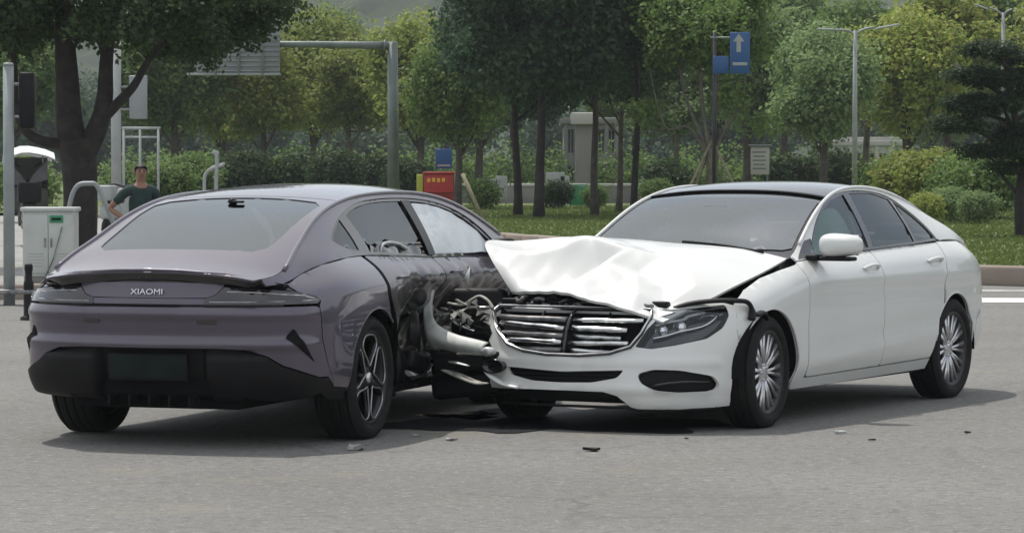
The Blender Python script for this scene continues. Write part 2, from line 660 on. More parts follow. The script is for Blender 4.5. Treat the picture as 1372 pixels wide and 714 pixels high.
def make_wheel(parent, loc, R, W, rr, spokes_fn, rim_m, sgn, steer=0.0, label=None):
    """tyre, rim (spokes + barrel), brake disc as sub-parts of a wheel; local +y is outboard"""
    w = bpy.data.objects.new('wheel', None)
    COL.objects.link(w)
    w.parent = parent
    w.location = loc
    w.rotation_euler = (0, 0, steer if sgn > 0 else math.pi + steer)
    h = W / 2
    prof = [(rr, -h * .80), (rr + .02, -h * .93), (R - .06, -h * 1.02), (R - .022, -h * .95), (R - .006, -h * .80)]
    n = 4
    for i in range(n):                               # four grooves round the tread
        a = -h * .62 + 2 * h * .62 * (i + .0) / (n - 1)
        prof += [(R, a - .016), (R, a - .005), (R - .009, a - .004), (R - .009, a + .004), (R, a + .005), (R, a + .016)]
    prof += [(R - .006, h * .80), (R - .022, h * .95), (R - .06, h * 1.02), (rr + .02, h * .93), (rr, h * .80)]
    V, F = lathe(prof, 56)
    low = V[:, 2] < -R + 0.012                       # contact patch
    V[low, 2] = -R + 0.012
    V[:, 2] += 0.0
    add(w, 'tyre', (V, F), M['rubber'])
    lip = [(rr - .035, h * .10), (rr - .030, h * .55), (rr - .012, h * .78), (rr + .004, h * .86), (rr + .012, h * .84), (rr + .010, h * .74), (rr - .01, h * .6), (rr - .02, -h * .8)]
    V, F = lathe(lip, 56)
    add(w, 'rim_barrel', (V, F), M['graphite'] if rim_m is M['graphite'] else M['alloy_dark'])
    add(w, 'rim', join(spokes_fn(rr, h)), rim_m)
    V, F = lathe([(.04, -.02), (.165, -.02), (.165, .0), (.04, .0)], 32)
    add(w, 'brake_disc', (V, F), M['disc'])
    V, F = lathe([(.001, -h * .75), (rr - .02, -h * .75)], 32)
    add(w, 'wheel_back', (V, F), M['dark'])
    return w

def slab(P, n, t):
    """closed plate from an outline of 3-D points, thickened by t along n"""
    P = np.asarray(P, float)
    n = np.asarray(n, float)
    k = len(P)
    V = np.concatenate([P, P - n * t])
    F = [tuple(range(k)), tuple(range(2 * k - 1, k - 1, -1))] + [(i, k + i, k + (i + 1) % k, (i + 1) % k) for i in range(k)]
    return V, F

def spokes_twin(rr, h):
    out = []
    for k in range(10):
        for s in (-1, 1):
            a = 2 * math.pi * k / 10 + s * .085
            for_w = [(.052, .007, h * .60), (.12, .0085, h * .70), (rr - .015, .014, h * .74)]
            L, Rr = [], []
            for r, w, y in for_w:
                aa = a + s * (r - .05) * .25
                c, q = math.cos(aa), math.sin(aa)
                L.append((r * c - w * q, y, r * q + w * c))
                Rr.append((r * c + w * q, y, r * q - w * c))
            P = L + Rr[::-1]
            out.append(slab(P, (0, 1, 0), .022))
    V, F = lathe([(.001, h * .66), (.03, h * .66), (.036, h * .63), (.05, h * .60), (.062, h * .58), (.066, h * .3)], 24)
    out.append((V, F))
    for k in range(5):
        a = 2 * math.pi * k / 5
        V, F = lathe([(.0, h * .66), (.008, h * .66), (.009, h * .55)], 8)
        out.append((V + np.array([.046 * math.cos(a), 0, .046 * math.sin(a)]), F))
    return out

def spokes_petal(rr, h):
    """five dark double spokes whose petal-shaped openings carry a silver edge (edges made separately)"""
    out = []
    for k in range(5):
        a = 2 * math.pi * (k + .5) / 5 + math.pi / 2
        L, Rr = [], []
        for r, w, y in [(.04, .030, h * .62), (.10, .024, h * .70), (.17, .022, h * .74), (rr - .02, .042, h * .74)]:
            c, q = math.cos(a), math.sin(a)
            L.append((r * c - w * q, y, r * q + w * c))
            Rr.append((r * c + w * q, y, r * q - w * c))
        out.append(slab(L + Rr[::-1], (0, 1, 0), .035))
    V, F = lathe([(.001, h * .68), (.05, h * .68), (.06, h * .64), (.066, h * .3)], 24)
    out.append((V, F))
    return out

def petal_edges(rr, h):
    out = []
    for k in range(5):
        a = 2 * math.pi * k / 5 + math.pi / 2
        loop = []
        for t in np.linspace(0, 2 * math.pi, 28, endpoint=False):
            # rounded petal: narrow at the hub, wide near the rim
            r = .068 + (rr - .085) * (0.5 - 0.5 * math.cos(t))
            half = (.012 + .105 * sstep(r, .05, rr - .06)) * (abs(math.sin(t)) ** .55) * (1 if math.sin(t) > 0 else -1)
            c, q = math.cos(a), math.sin(a)
            loop.append((r * c - half * q, h * .765, r * q + half * c))
        loop.append(loop[0])
        loop.append(loop[1])
        out.append(tube(crv(loop, 2), .0062, 6, caps=False))
    return out

def car_seat(parent, x, y, m, z=0.30, sc_=1.0):
    s = bpy.data.objects.new('seat', None)
    COL.objects.link(s)
    s.parent = parent
    s.location = (x, y, z)
    bm = bmesh.new()
    rbox(bm, (0.02, 0, .10), (.52, .50, .17), .06, ry=-.12, seg=3)
    for k in (-1, 1):
        rbox(bm, (0.02, .23 * k, .14), (.48, .09, .17), .04, ry=-.12, seg=2)
    link('cushion', bm_mesh('cushion', bm, m), s)
    bm = bmesh.new()
    rbox(bm, (-.33, 0, .42), (.14, .48, .62), .06, ry=-.32, seg=3, taper=(.8, .8))
    for k in (-1, 1):
        rbox(bm, (-.29, .21 * k, .38), (.15, .08, .48), .035, ry=-.32, seg=2, taper=(.8, .9))
    link('backrest', bm_mesh('backrest', bm, m), s)
    bm = bmesh.new()
    rbox(bm, (-.45, 0, .80), (.10, .27, .18), .045, ry=-.2, seg=3)
    rbox(bm, (-.45, .06, .70), (.014, .014, .12), .004, ry=-.2)
    rbox(bm, (-.45, -.06, .70), (.014, .014, .12), .004, ry=-.2)
    link('headrest', bm_mesh('headrest', bm, m), s)
    return s

def steering_wheel(parent, loc, tilt):
    t = np.linspace(0, 2 * math.pi, 33)
    ring = np.stack([0 * t, .18 * np.cos(t), .18 * np.sin(t)], 1)
    parts = [tube(ring, .014, 8, caps=False)]
    bm_parts = []
    for a in (0.15, math.pi - .15, -math.pi / 2):
        parts.append(tube([(0.02, 0, 0), (0.0, .18 * math.cos(a), .18 * math.sin(a))], .016, 6, flat=.5))
    V, F = lathe([(.001, 0), (.055, 0), (.065, .02), (.06, .05)], 20)
    parts.append((V[:, [1, 0, 2]] * (-1, 1, 1) + (.03, 0, 0), F))
    o = add(parent, 'steering_wheel', join(parts), M['black'])
    o.location = loc
    o.rotation_euler = (0, tilt, 0)
    return o

def arch_liner(parent, x, z, r, y0, y1, sgn):
    V, F = lathe([(r, y0), (r + .01, (y0 + y1) / 2), (r, y1)], 20, a0=rad(-4), a1=rad(184))
    V2, F2 = lathe([(.02, y0), (r, y0)], 20, a0=rad(-4), a1=rad(184))
    V, F = join([(V, F), (V2, F2)])
    V = V + (x, 0, z)
    if sgn < 0:
        V = V * (1, -1, 1)
    add(parent, 'wheel_arch_liner', (V, F), M['dark'])

def text_mesh(body, size, m, depth=.003, name='lettering'):
    cu = bpy.data.curves.new('txt', 'FONT')
    cu.body = body
    cu.size = size
    cu.extrude = depth
    cu.align_x = 'CENTER'
    cu.align_y = 'CENTER'
    cu.resolution_u = 3
    o = bpy.data.objects.new('txt', cu)
    COL.objects.link(o)
    dg = bpy.context.evaluated_depsgraph_get()
    me = bpy.data.meshes.new_from_object(o.evaluated_get(dg))
    bpy.data.objects.remove(o)
    me.name = name
    me.materials.clear()
    me.materials.append(m)
    return me

# ================================================================== THE WHITE SALOON (x forward from the front axle, y left, z up)
def build_white():
    root = thing('sedan', 'white saloon with crumpled hood and smashed nose against the purple car', 'car', (.7665, 20.363, 0), math.pi / 2 - 3.655)
    WB, WR = -2.91, .335
    #        x     y     z0   ztop  wf  ws  wr
    cols = [(.800, .000, .15, .735, 1, 0, 0), (.775, .370, .15, .735, 1, 0, 0), (.680, .640, .15, .740, .9, .4, 0),
            (.470, .825, .15, .775, .5, .9, 0), (.20, .885, .16, .850, .15, 1.25, 0), (-.10, .902, .18, .915, 0, 1.25, 0),
            (-.62, .905, .20, .975, 0, 1, 0), (-1.35, .905, .20, 1.005, 0, 1, 0), (-2.05, .905, .205, 1.025, 0, 1, 0),
            (-2.72, .903, .21, 1.045, 0, 1.05, 0), (-3.22, .880, .22, 1.052, 0, 1.2, .1), (-3.60, .805, .24, .998, 0, 1, .5),
            (-3.86, .620, .25, .965, 0, .4, .9), (-3.96, .330, .25, .99, 0, 0, 1), (-3.985, 0, .25, 1.0, 0, 0, 1)]
    fr = np.array([0, .16, .37, .58, .77, .91, 1.0])
    F = [.05, .0, .0, .03, .07, .12, .19]
    S = [.075, .015, .0, .0, .006, .045, .115]
    R = [.11, .03, .0, .0, .025, .06, .10]

    def post(q):
        x, y, z = q.T
        side = sstep(-x, .35, .9) * (1 - sstep(-x, 3.2, 3.7))
        # shoulder crease and the dropping lower line pressed into the doors
        c1 = .84 + .010 * (x + 1.5)
        a = .009 * np.exp(-((z - c1) / .030) ** 2) * side
        a -= .008 * np.exp(-((z - (c1 - .075)) / .045) ** 2) * side
        zl = .36 + .055 * (-x - .6)
        a += .007 * np.exp(-((z - zl) / .03) ** 2) * side - .008 * np.exp(-((z - zl - .07) / .05) ** 2) * side
        q[:, 1] += a
        return q
    low = Lower(cols, fr, F, S, R, post=post)
    top = Top([(-.40, 1.015), (-.55, 1.06), (-.8, 1.185), (-1.05, 1.295), (-1.3, 1.375), (-1.6, 1.430), (-1.9, 1.452), (-2.2, 1.446), (-2.5, 1.415), (-2.75, 1.365), (-3.0, 1.285), (-3.3, 1.165), (-3.45, 1.100), (-3.6, 1.060), (-3.8, 1.015), (-3.9, .98), (-4.0, .94)],
              [(-.40, .955), (-.55, .985), (-.8, 1.095), (-1.05, 1.225), (-1.3, 1.325), (-1.6, 1.392), (-1.9, 1.412), (-2.2, 1.400), (-2.5, 1.360), (-2.75, 1.300), (-3.0, 1.215), (-3.3, 1.115), (-3.45, 1.052), (-3.6, .992), (-3.7, .964), (-3.8, .938), (-3.9, .92), (-4.0, .90)],
              [(-.40, .76), (-.55, .755), (-.8, .715), (-1.05, .675), (-1.3, .640), (-1.6, .605), (-1.9, .595), (-2.2, .595), (-2.5, .600), (-2.75, .620), (-3.0, .650), (-3.3, .695), (-3.45, .71), (-3.6, .715), (-3.7, .710), (-3.8, .70), (-3.9, .68), (-4.0, .62)], 2.6)
    side = Side([(-.4, .965), (-.62, .975), (-1.35, 1.005), (-2.05, 1.025), (-2.72, 1.043), (-3.22, 1.050), (-3.45, 1.022), (-3.6, .985)],
                [(-.4, .775), (-.62, .790), (-1.35, .790), (-2.05, .790), (-2.72, .781), (-3.22, .741), (-3.45, .710), (-3.6, .675)],
                [(x, z) for x, z in zip(top.ze.s.t, top.ze.y)], [(x, z) for x, z in zip(top.e.s.t, top.e.y)], 1.25)
    ca = lambda x, z, r, a0, a1, n=14: [('x', *p) for p in arc(x, z, r, a0, a1, n)]
    fx, fz, fr_ = -.005, .335, .375
    rx, rz, rr_ = WB, .335, .372

    def dm(P):
        """what the crash did to the nose"""
        P = P.copy()
        x, y, z = P.T
        s = sstep(x, .12, .62)
        P[:, 1] -= .095 * s
        P[:, 2] -= .025 * sstep(x, -.1, .5)
        # far front corner is pushed back and rippled
        c = sstep(-y, .30, .85) * sstep(x, .0, .55)
        P[:, 0] -= .04 * c
        P += (np.stack([noise3(P, 3, 9), noise3(P, 4, 11), noise3(P, 5, 10)], 1) * .016) * (c * sstep(-y, .35, .6))[:, None]
        # knocks low on the bumper skin
        P[:, 0] -= .008 * ridges(P, 11, 6) * sstep(x, .3, .7)
        return P
    kw = dict(deform=dm)
    W = M['white']

    for sgn in (1, -1):
        # front fender: round the arch, up to the bonnet shut line
        fen = low.pts(ca(fx, fz, fr_, 40, -20)[::-1][0:0] + [('x', -.52, .20), ('x', -.50, .60), ('x', -.53, .82), ('x', -.53, .952),
                       ('x', -.30, .93), ('x', -.05, .893), ('x', .18, .838), ('x', .30, .795), ('x', .33, .72), ('x', .335, .54)] + ca(fx, fz, fr_, 32, 180, 18)[0:0])
        a = low.pts(ca(fx, fz, fr_, 28, 199, 24))
        fen = np.concatenate([low.pts([('x', -.505, .21), ('x', -.495, .60), ('x', -.535, .82), ('x', -.54, .955), ('x', -.30, .925), ('x', -.05, .885), ('x', .16, .830), ('x', .275, .775), ('x', .335, .66)]), a])
        fender = add(root, 'fender', panel(low, fen, .03, 0, .025, sgn=sgn, **kw), W)
        # doors
        fd = low.pts([('x', -.520, .275), ('x', -1.660, .285), ('x', -1.668, .60), ('x', -1.675, 1.012), ('x', -1.1, .995), ('x', -.548, .968), ('x', -.544, .82), ('x', -.503, .60)])
        fdo = add(root, 'front_door', panel(low, roundc(fd, .03), .032, 0, .02, sgn=sgn), W)
        rd_arc = low.pts(ca(rx, rz, rr_ + .012, 36, 12, 8))
        rd = np.concatenate([low.pts([('x', -1.667, .285), ('x', -2.50, .295)]), low.pts(ca(rx, rz, rr_ + .012, 8, 50, 8)), low.pts([('x', -2.70, .80), ('x', -2.80, 1.04), ('x', -2.2, 1.028), ('x', -1.682, 1.012), ('x', -1.675, .60)])])
        rdo = add(root, 'rear_door', panel(low, rd, .032, 0, .02, sgn=sgn), W)
        # rear quarter
        q = np.concatenate([low.pts(ca(rx, rz, rr_, 54, 196, 22)), low.pts([('x', -3.30, .30), ('x', -3.32, .52), ('x', -3.56, .60), ('x', -3.58, .79), ('x', -3.655, .83), ('x', -3.70, .968), ('x', -3.58, .995), ('x', -3.30, 1.038), ('x', -2.815, 1.047), ('x', -2.712, .80)])])
        add(root, 'rear_quarter', panel(low, q, .032, 0, .025, sgn=sgn), W)
        # sill
        si = low.pts([('x', -.40, .20), ('x', -2.515, .215), ('x', -2.515, .283), ('x', -1.65, .273), ('x', -.47, .263)])
        add(root, 'sill', panel(low, si, .03, -.004, .03, sgn=sgn), W)
        # wheel-arch lips
        for (cx, cz, r, a0, a1) in ((fx, fz, fr_, 30, 198), (rx, rz, rr_, 10, 195)):
            uz = low.pts(ca(cx, cz, r, a0, a1, 24))
            P = low.map(uz) + low.normal(uz) * -.006
            P = P * (1, sgn, 1)
            P = dm(P) if cx > -1 else P
            add(root, 'arch_lip', tube(P, .008, 6), W)
        # greenhouse: body-coloured frame round the side glass
        xs = np.linspace(-.58, -3.52, 40)
        rail = np.stack([xs, side.zr(xs) + .004], 1)
        belt = np.stack([xs[::-1], side.zb(xs[::-1]) + .003], 1)
        dlo = crv([(-.80, 1.003), (-.92, 1.105), (-1.15, 1.25), (-1.42, 1.352), (-1.75, 1.392), (-2.10, 1.388), (-2.40, 1.348), (-2.62, 1.255), (-2.77, 1.16), (-2.875, 1.062)], 5)
        dlo = np.concatenate([dlo, [(-2.4, 1.042), (-1.7, 1.022), (-1.2, 1.010)]])
        add(root, 'side_frame', panel(side, np.concatenate([rail, belt]), .03, 0, .012, holes=[dlo], sgn=sgn), W)

        def inset(pts):
            return roundc(pts, .012, 3)
        g1 = np.concatenate([crv([(-.955, 1.115), (-1.16, 1.235), (-1.42, 1.332), (-1.675, 1.372)], 5), [(-1.69, 1.25), (-1.70, 1.035), (-1.2, 1.022), (-.88, 1.012), (-.86, 1.03)]])
        g2 = np.concatenate([crv([(-1.765, 1.378), (-1.95, 1.380), (-2.15, 1.374), (-2.385, 1.335)], 5), [(-2.415, 1.25), (-2.455, 1.058), (-2.2, 1.050), (-1.775, 1.036)]])
        g3 = np.concatenate([crv([(-2.435, 1.318), (-2.52, 1.285), (-2.64, 1.225), (-2.76, 1.145), (-2.838, 1.072)], 5), [(-2.7, 1.066), (-2.495, 1.060)]])
        add(root, 'window_trim', panel(side, dlo, .03, -.007, .01, holes=[g1, g2, g3], sgn=sgn), M['gloss'])
        add(root, 'front_side_window', panel(side, g1, .04, -.012, 0, sgn=sgn), M['clear'])
        if sgn > 0:
            bagp = crv([(-.92, 1.02), (-1.00, 1.12), (-1.16, 1.20), (-1.34, 1.285), (-1.50, 1.318), (-1.62, 1.30), (-1.68, 1.20), (-1.69, 1.03)], 4)
            add(root, 'curtain_airbag', panel(side, bagp, .03, -.075, .02, offf=lambda V2, P3: .014 * noise3(P3, 33, 8)), M['bag2'], label='pale green curtain airbag behind the front side window')
        add(root, 'rear_side_window', panel(side, g2, .04, -.012, 0, sgn=sgn), M['tint'])
        add(root, 'quarter_window', panel(side, g3, .04, -.012, 0, sgn=sgn), M['tint'])
        # waistline strip
        xw = np.linspace(-.80, -2.875, 30)
        zz = np.interp(xw, [-2.985, -2.4, -1.7, -1.2, -.78], [1.062, 1.040, 1.020, 1.008, 1.0])
        P = side.map(np.stack([xw, zz], 1)) + (0, .004, 0)
        add(root, 'waist_moulding', tube(P * (1, sgn, 1), .006, 6), M['gloss'])
        # roof-seam strip
        xr = np.linspace(-.75, -2.9, 40)
        P = np.stack([xr, top.e(xr), top.ze(xr) + .002], 1)
        add(root, 'roof_moulding', tube(P * (1, sgn, 1), np.interp(xr, [-2.9, -2.5], [.003, .012]), 8), W)
        # A-pillar foot / mirror triangle
        # door handles, pieces of the doors
        for d, x in ((fdo, -1.50), (rdo, -2.55)):
            z = .905 if x > -2 else .925
            uz = low.pts([('x', x + .11, z), ('x', x + .07, z + .004), ('x', x, z + .006), ('x', x - .07, z + .004), ('x', x - .11, z)])
            P = low.map(uz) + low.normal(uz) * np.array([.0, .030, .038, .030, .0])[:, None]
            h1 = tube(crv(P, 4) * (1, sgn, 1), .014, 8, flat=.8)
            add(d, 'door_handle', h1, W)
            cup = low.pts([('x', x + .075, z - .03), ('x', x - .075, z - .03), ('x', x - .08, z + .03), ('x', x + .08, z + .03)])
            add(d, 'handle_recess', panel(low, roundc(cup, .028), .02, .002, .0, sgn=sgn), W)
        # rear lamp wraps the corner
        tl = low.pts([('x', -3.59, .79), ('x', -3.66, .835), ('x', -3.705, .960), ('r', .66, .93), ('r', .40, .93), ('r', .40, .84), ('r', .62, .80)])
        add(root, 'tail_light', panel(low, tl, .03, -.004, .01, sgn=sgn), M['lampred'])
        # mirror (the far one was torn off)
        if sgn < 0:
            arch_liner(root, fx, fz, fr_ + .005, .52, .875, sgn)
            arch_liner(root, rx, rz, rr_ + .005, .52, .875, sgn)
            continue
        b = bmesh.new()
        bmesh.ops.create_uvsphere(b, u_segments=28, v_segments=16, radius=1)
        for v in b.verts:
            x, y, z = v.co
            x2 = math.copysign(abs(x) ** .8, x)
            y2 = math.copysign(abs(y) ** .62, y)
            z2 = math.copysign(abs(z) ** .7, z)
            if x2 < 0:
                x2 *= .35
            v.co = Vector((x2 * .115 - .03 * (y2 + 1) * .5, y2 * .132, z2 * .071 * (1.0 - .13 * y2)))
        o = link('mirror_cap', bm_mesh('mirror_cap', b, W), root)
        o.location = (-.80, sgn * .985, 1.068)
        if sgn < 0:
            o.scale = (1, -1, 1)
        b = bmesh.new()
        rbox(b, (-.79, sgn * .94, .985), (.11, .27, .026), .010)
        rbox(b, (-.755, sgn * .825, .995), (.10, .08, .032), .012)
        link('mirror_base', bm_mesh('mirror_base', b, M['black']), root)
        b = bmesh.new()
        rbox(b, (-.842, sgn * .985, 1.068), (.006, .20, .125), .003)
        link('mirror_glass', bm_mesh('mirror_glass', b, M['reflect']), root)
        # mirror sail panel
        sp = [(-.62, .985), (-.80, 1.0), (-.86, 1.035), (-.905, 1.105), (-.82, 1.09)]
        add(root, 'mirror_sail', panel(side, sp, .03, .002, .004, sgn=sgn), M['gloss'])
        arch_liner(root, fx, fz, fr_ + .005, .52, .875, sgn)
        arch_liner(root, rx, rz, rr_ + .005, .52, .875, sgn)
    # inner shell below the belt, so gaps read dark
    U = low.U
    us = np.linspace(-U, U, 90)
    # ---- front bumper skin: left arch, across the nose, to the torn edge right of the grille
    grille = [('f', .50, .695), ('f', .47, .60), ('f', .42, .525), ('f', .30, .487), ('f', .10, .470), ('f', -.10, .470), ('f', -.28, .487), ('f', -.40, .52), ('f', -.50, .60), ('f', -.585, .695), ('f', -.56, .728), ('f', 0, .733), ('f', .48, .728)]
    lamp = [('f', .445, .525), ('f', .54, .515), ('f', .66, .535), ('x', .50, .572), ('x', .415, .632), ('x', .36, .705), ('x', .335, .762), ('x', .42, .755), ('x', .55, .735), ('f', .60, .725), ('f', .54, .70), ('f', .50, .63)]
    intake = [('f', .40, .392), ('f', .36, .345), ('f', .20, .315), ('f', 0, .31), ('f', -.20, .315), ('f', -.36, .345), ('f', -.40, .392), ('f', 0, .375)]
    fog = [('f', .475, .372), ('f', .50, .315), ('f', .58, .272), ('f', .70, .256), ('x', .46, .262), ('x', .445, .30), ('x', .48, .355), ('f', .70, .392), ('f', .56, .398)]
    edge = low.pts(ca(fx, fz, fr_ + .003, -24, 27, 12))
    right_edge = [('f', -.615, .735), ('f', -.60, .66), ('f', -.545, .58), ('f', -.56, .535), ('f', -.51, .48), ('f', -.50, .43), ('f', -.47, .38), ('f', -.52, .32), ('f', -.50, .26), ('f', -.44, .262)]
    bump = np.concatenate([edge, low.pts([('x', .335, .655), ('x', .30, .755), ('x', .335, .775), ('x', .42, .768), ('x', .55, .745), ('f', .62, .735), ('f', .53, .735), ('f', 0, .7345)] + right_edge + [('f', -.20, .268), ('f', 0, .268), ('f', .28, .266), ('f', .36, .24), ('f', .44, .165), ('f', .60, .162), ('f', .72, .175)])])
    holes = [low.pts(grille), roundc(low.pts(lamp), .015), roundc(low.pts(intake), .02), roundc(low.pts(fog), .03)]

    def lipf(V2, P3):
        z, y = V2[:, 1], np.abs(P3[:, 1])
        return .018 * np.exp(-((z - .275) / .02) ** 2) * (P3[:, 0] > .5) + .02 * np.exp(-((z - .19) / .03) ** 2) * sstep(y, .40, .5) * (P3[:, 0] > .2) + .012 * np.exp(-((z - .435) / .02) ** 2) * (P3[:, 0] > .45)
    add(root, 'front_bumper', panel(low, bump, .026, 0, .03, holes=holes, offf=lipf, **kw), W)
    # dark backs of the openings
    add(root, 'lower_intake', panel(low, low.pts([('f', .47, .40), ('f', .47, .165), ('f', -.44, .17), ('f', -.47, .40)]), .05, -.05, 0, **kw), M['black'])
    add(root, 'fog_intake', panel(low, low.pts([('f', .48, .39), ('f', .48, .25), ('x', .44, .25), ('x', .44, .39)]), .05, -.045, 0, **kw), M['black'])
    # intake mesh bars
    for z in (.335, .36):
        uz = low.pts([('f', y, z) for y in np.linspace(.40, -.40, 14)])
        add(root, 'intake_bar', tube(dm(low.map(uz) - low.normal(uz) * .03), .005, 6), M['black'])
    uz = low.pts([('f', .56, .30), ('f', .64, .318), ('f', .72, .325), ('x', .50, .322)])
    add(root, 'fog_blade', tube(dm(low.map(uz) - low.normal(uz) * .02), .010, 6), M['gloss'])
    # lower splitter lip
    uz = low.pts([('x', .42, .175)] + [('f', y, .162 + .0 * y) for y in np.linspace(.74, .46, 8)] + [('f', y, .175) for y in np.linspace(.40, -.44, 12)])
    P = dm(low.map(uz) + low.normal(uz) * .006)
    add(root, 'splitter', tube(P, .014, 8, flat=.6), M['black'])

    # ---- grille: surround, backing, slats, centre bar
    gr = bpy.data.objects.new('grille', None)
    COL.objects.link(gr)
    gr.parent = root
    add(gr, 'grille_back', panel(low, low.pts(grille), .05, -.07, 0, **kw), M['dark'])
    gp = low.pts(grille + grille[:1])
    add(gr, 'surround', tube(dm(low.map(gp) + low.normal(gp) * .004), .013, 8, caps=False), M['gloss'])
    add(gr, 'chrome_surround', tube(dm(low.map(gp) + low.normal(gp) * .018), .006, 6, caps=False), M['chrome'])
    r2 = np.random.default_rng(5)
    half = lambda z: np.interp(z, [.47, .487, .525, .60, .70], [.10, .28, .40, .45, .485])
    for j, z in enumerate((.505, .545, .588, .632, .676)):
        for s in (1, -1):
            yy = np.linspace(.025, half(z) * (1.0 if s > 0 else 1.10) - .015, 8) * s
            if r2.random() < .3:
                yy = yy * r2.uniform(.72, .9) + s * .02
            P = low.map(low.pts([('f', y, z) for y in yy])) + (-.010, 0, 0)
            P = dm(P)
            P[:, 2] += (yy * s) * r2.normal() * .030 - .010 * r2.random() + r2.normal(size=len(yy)) * .0012
            P[:, 0] += r2.normal() * .010 + r2.normal(size=len(yy)) * .002
            rr = .0195 + .0012 * r2.normal(size=len(yy))
            t = tube(P, np.clip(rr, .010, .026), 8, flat=.80, up=(.35, 0, 1))
            add(gr, 'slat', t, M['chrome'] if (s > 0 or j % 2) else M['steel'])
            # dark gap-moulding behind each slat
    P = dm(low.map(low.pts([('f', 0, z) for z in np.linspace(.475, .725, 8)])) + (.0, 0, 0))
    add(gr, 'centre_bar', tube(P, .012, 8), M['gloss'])
    for s in (1, -1):
        P = dm(low.map(low.pts([('f', s * .22, z) for z in np.linspace(.48, .72, 8)])) + (-.035, 0, 0))
        add(gr, 'grille_stay', tube(P, .006, 6), M['black'])

    # ---- headlamp, near side
    hl = bpy.data.objects.new('headlight', None)
    COL.objects.link(hl)
    hl.parent = root
    add(hl, 'housing', panel(low, low.pts(lamp), .035, -.07, 0, **kw), M['gloss'])
    rim_p = low.pts(lamp + lamp[:1])
    add(hl, 'bezel', tube(dm(low.map(rim_p) - low.normal(rim_p) * .012), .008, 6, caps=False), M['black'])
    uz = low.pts([('f', .53, .585), ('f', .60, .60), ('f', .67, .625), ('x', .50, .655), ('x', .43, .70), ('x', .385, .738)])
    add(hl, 'daylight_strip', tube(crv(dm(low.map(uz) - low.normal(uz) * .035), 4), .013, 8, flat=.7), M['reflect'])
    uz = low.pts([('f', .53, .665), ('f', .60, .69), ('f', .66, .705), ('x', .50, .722), ('x', .43, .742)])
    add(hl, 'brow_strip', tube(crv(dm(low.map(uz) - low.normal(uz) * .03), 4), .013, 8, flat=.6), M['silver'])
    for yy, zz, r in ((.575, .64, .042), (.665, .665, .045)):
        p = low.map(low.pts([('f', yy, zz)]))
        p = dm(p - low.normal(low.pts([('f', yy, zz)])) * .055)[0]
        V, F = lathe([(.001, .028), (r * .5, .022), (r * .8, .006), (r * .82, -.01), (r, -.005), (r, .012)], 20)
        V = np.stack([V[:, 1], V[:, 0], V[:, 2]], 1)
        add(hl, 'projector', (V + p, [f[::-1] for f in F]), M['reflect'])
    add(hl, 'lens', panel(low, low.pts(lamp), .03, -.004, 0, **kw), M['lens'])

    # ---- rear end
    rb = np.concatenate([low.pts([('x', -3.31, .29), ('x', -3.33, .51), ('x', -3.57, .59), ('x', -3.60, .785), ('r', .62, .785), ('r', 0, .78)]),
                         low.pts([('r', -.62, .785), ('X', -3.60, .785), ('X', -3.57, .59), ('X', -3.33, .51), ('X', -3.31, .29), ('r', -.6, .26), ('r', 0, .26), ('r', .6, .26)])])
    add(root, 'rear_bumper', panel(low, rb, .05, 0, .03), W)
    bl = np.concatenate([low.pts([('r', .64, .80), ('r', .40, .83), ('r', .40, .935), ('r', .66, .945), ('r', .60, .958), ('r', .33, .980), ('r', 0, .992)]), low.pts([('r', -.33, .980), ('r', -.60, .958), ('r', -.66, .945), ('r', -.40, .935), ('r', -.40, .83), ('r', -.64, .80), ('r', 0, .79)])])
    add(root, 'boot_face', panel(low, bl, .05, 0, .02), W)

    # ---- roof, glass, boot
    def band(x0, x1, f, n=24, y0=None):
        xs = np.linspace(x0, x1, n)
        e = top.e(xs) * f
        return np.concatenate([np.stack([xs, e], 1), np.stack([xs, -e], 1)[::-1]])
    ws = np.concatenate([np.stack([np.linspace(-.66, -1.33, 20), top.e(np.linspace(-.66, -1.33, 20)) * .955], 1)])
    front_arc = [(-.66 + .17 * (1 - (y / .69) ** 2), y) for y in np.linspace(-.66, .66, 9)]
    top_arc = [(-1.33 + .07 * (1 - (y / .62) ** 2), y) for y in np.linspace(.58, -.58, 9)]
    wsp = np.concatenate([front_arc, ws[1:-1], top_arc, (ws[1:-1] * (1, -1))[::-1]])
    add(root, 'windscreen', panel(top, wsp, .05, -.004, 0), M['shield'])
    # black band round the screen
    e0 = band(-.52, -1.40, .992)
    add(root, 'screen_frit', panel(top, np.concatenate([[(-.47, y) for y in np.linspace(-.70, .70, 9)], np.stack([np.linspace(-.6, -1.40, 20), top.e(np.linspace(-.6, -1.40, 20)) * .992], 1), np.stack([np.linspace(-1.40, -.6, 20), -top.e(np.linspace(-1.40, -.6, 20)) * .992], 1)]), .04, -.010, 0, holes=[wsp]), M['gloss'])
    add(root, 'roof', panel(top, band(-1.40, -2.62, .985), .05, 0, .012), M['gloss'], label='black panoramic roof panel')
    add(root, 'roof_edge', panel(top, band(-1.375, -1.40, .98, 3), .03, .004, .01), M['black'])
    add(root, 'rear_window', panel(top, band(-2.70, -3.34, .90), .05, -.006, 0), M['tint'])
    add(root, 'rear_screen_surround', panel(top, band(-2.625, -3.44, 1.0), .05, 0, .012, holes=[band(-2.70, -3.34, .90)]), W)
    add(root, 'boot_lid', panel(top, np.array([(-3.45, .700), (-3.53, .697), (-3.60, .685), (-3.68, .640), (-3.74, .575), (-3.80, .44), (-3.845, .22), (-3.86, 0), (-3.845, -.22), (-3.80, -.44), (-3.74, -.575), (-3.68, -.640), (-3.60, -.685), (-3.53, -.697), (-3.45, -.700)]), .05, 0, .03), W)
    # wipers and cowl
    cw = [(-.30, y) for y in np.linspace(-.70, .70, 9)] + [(-.47, y) for y in np.linspace(.70, -.70, 9)]
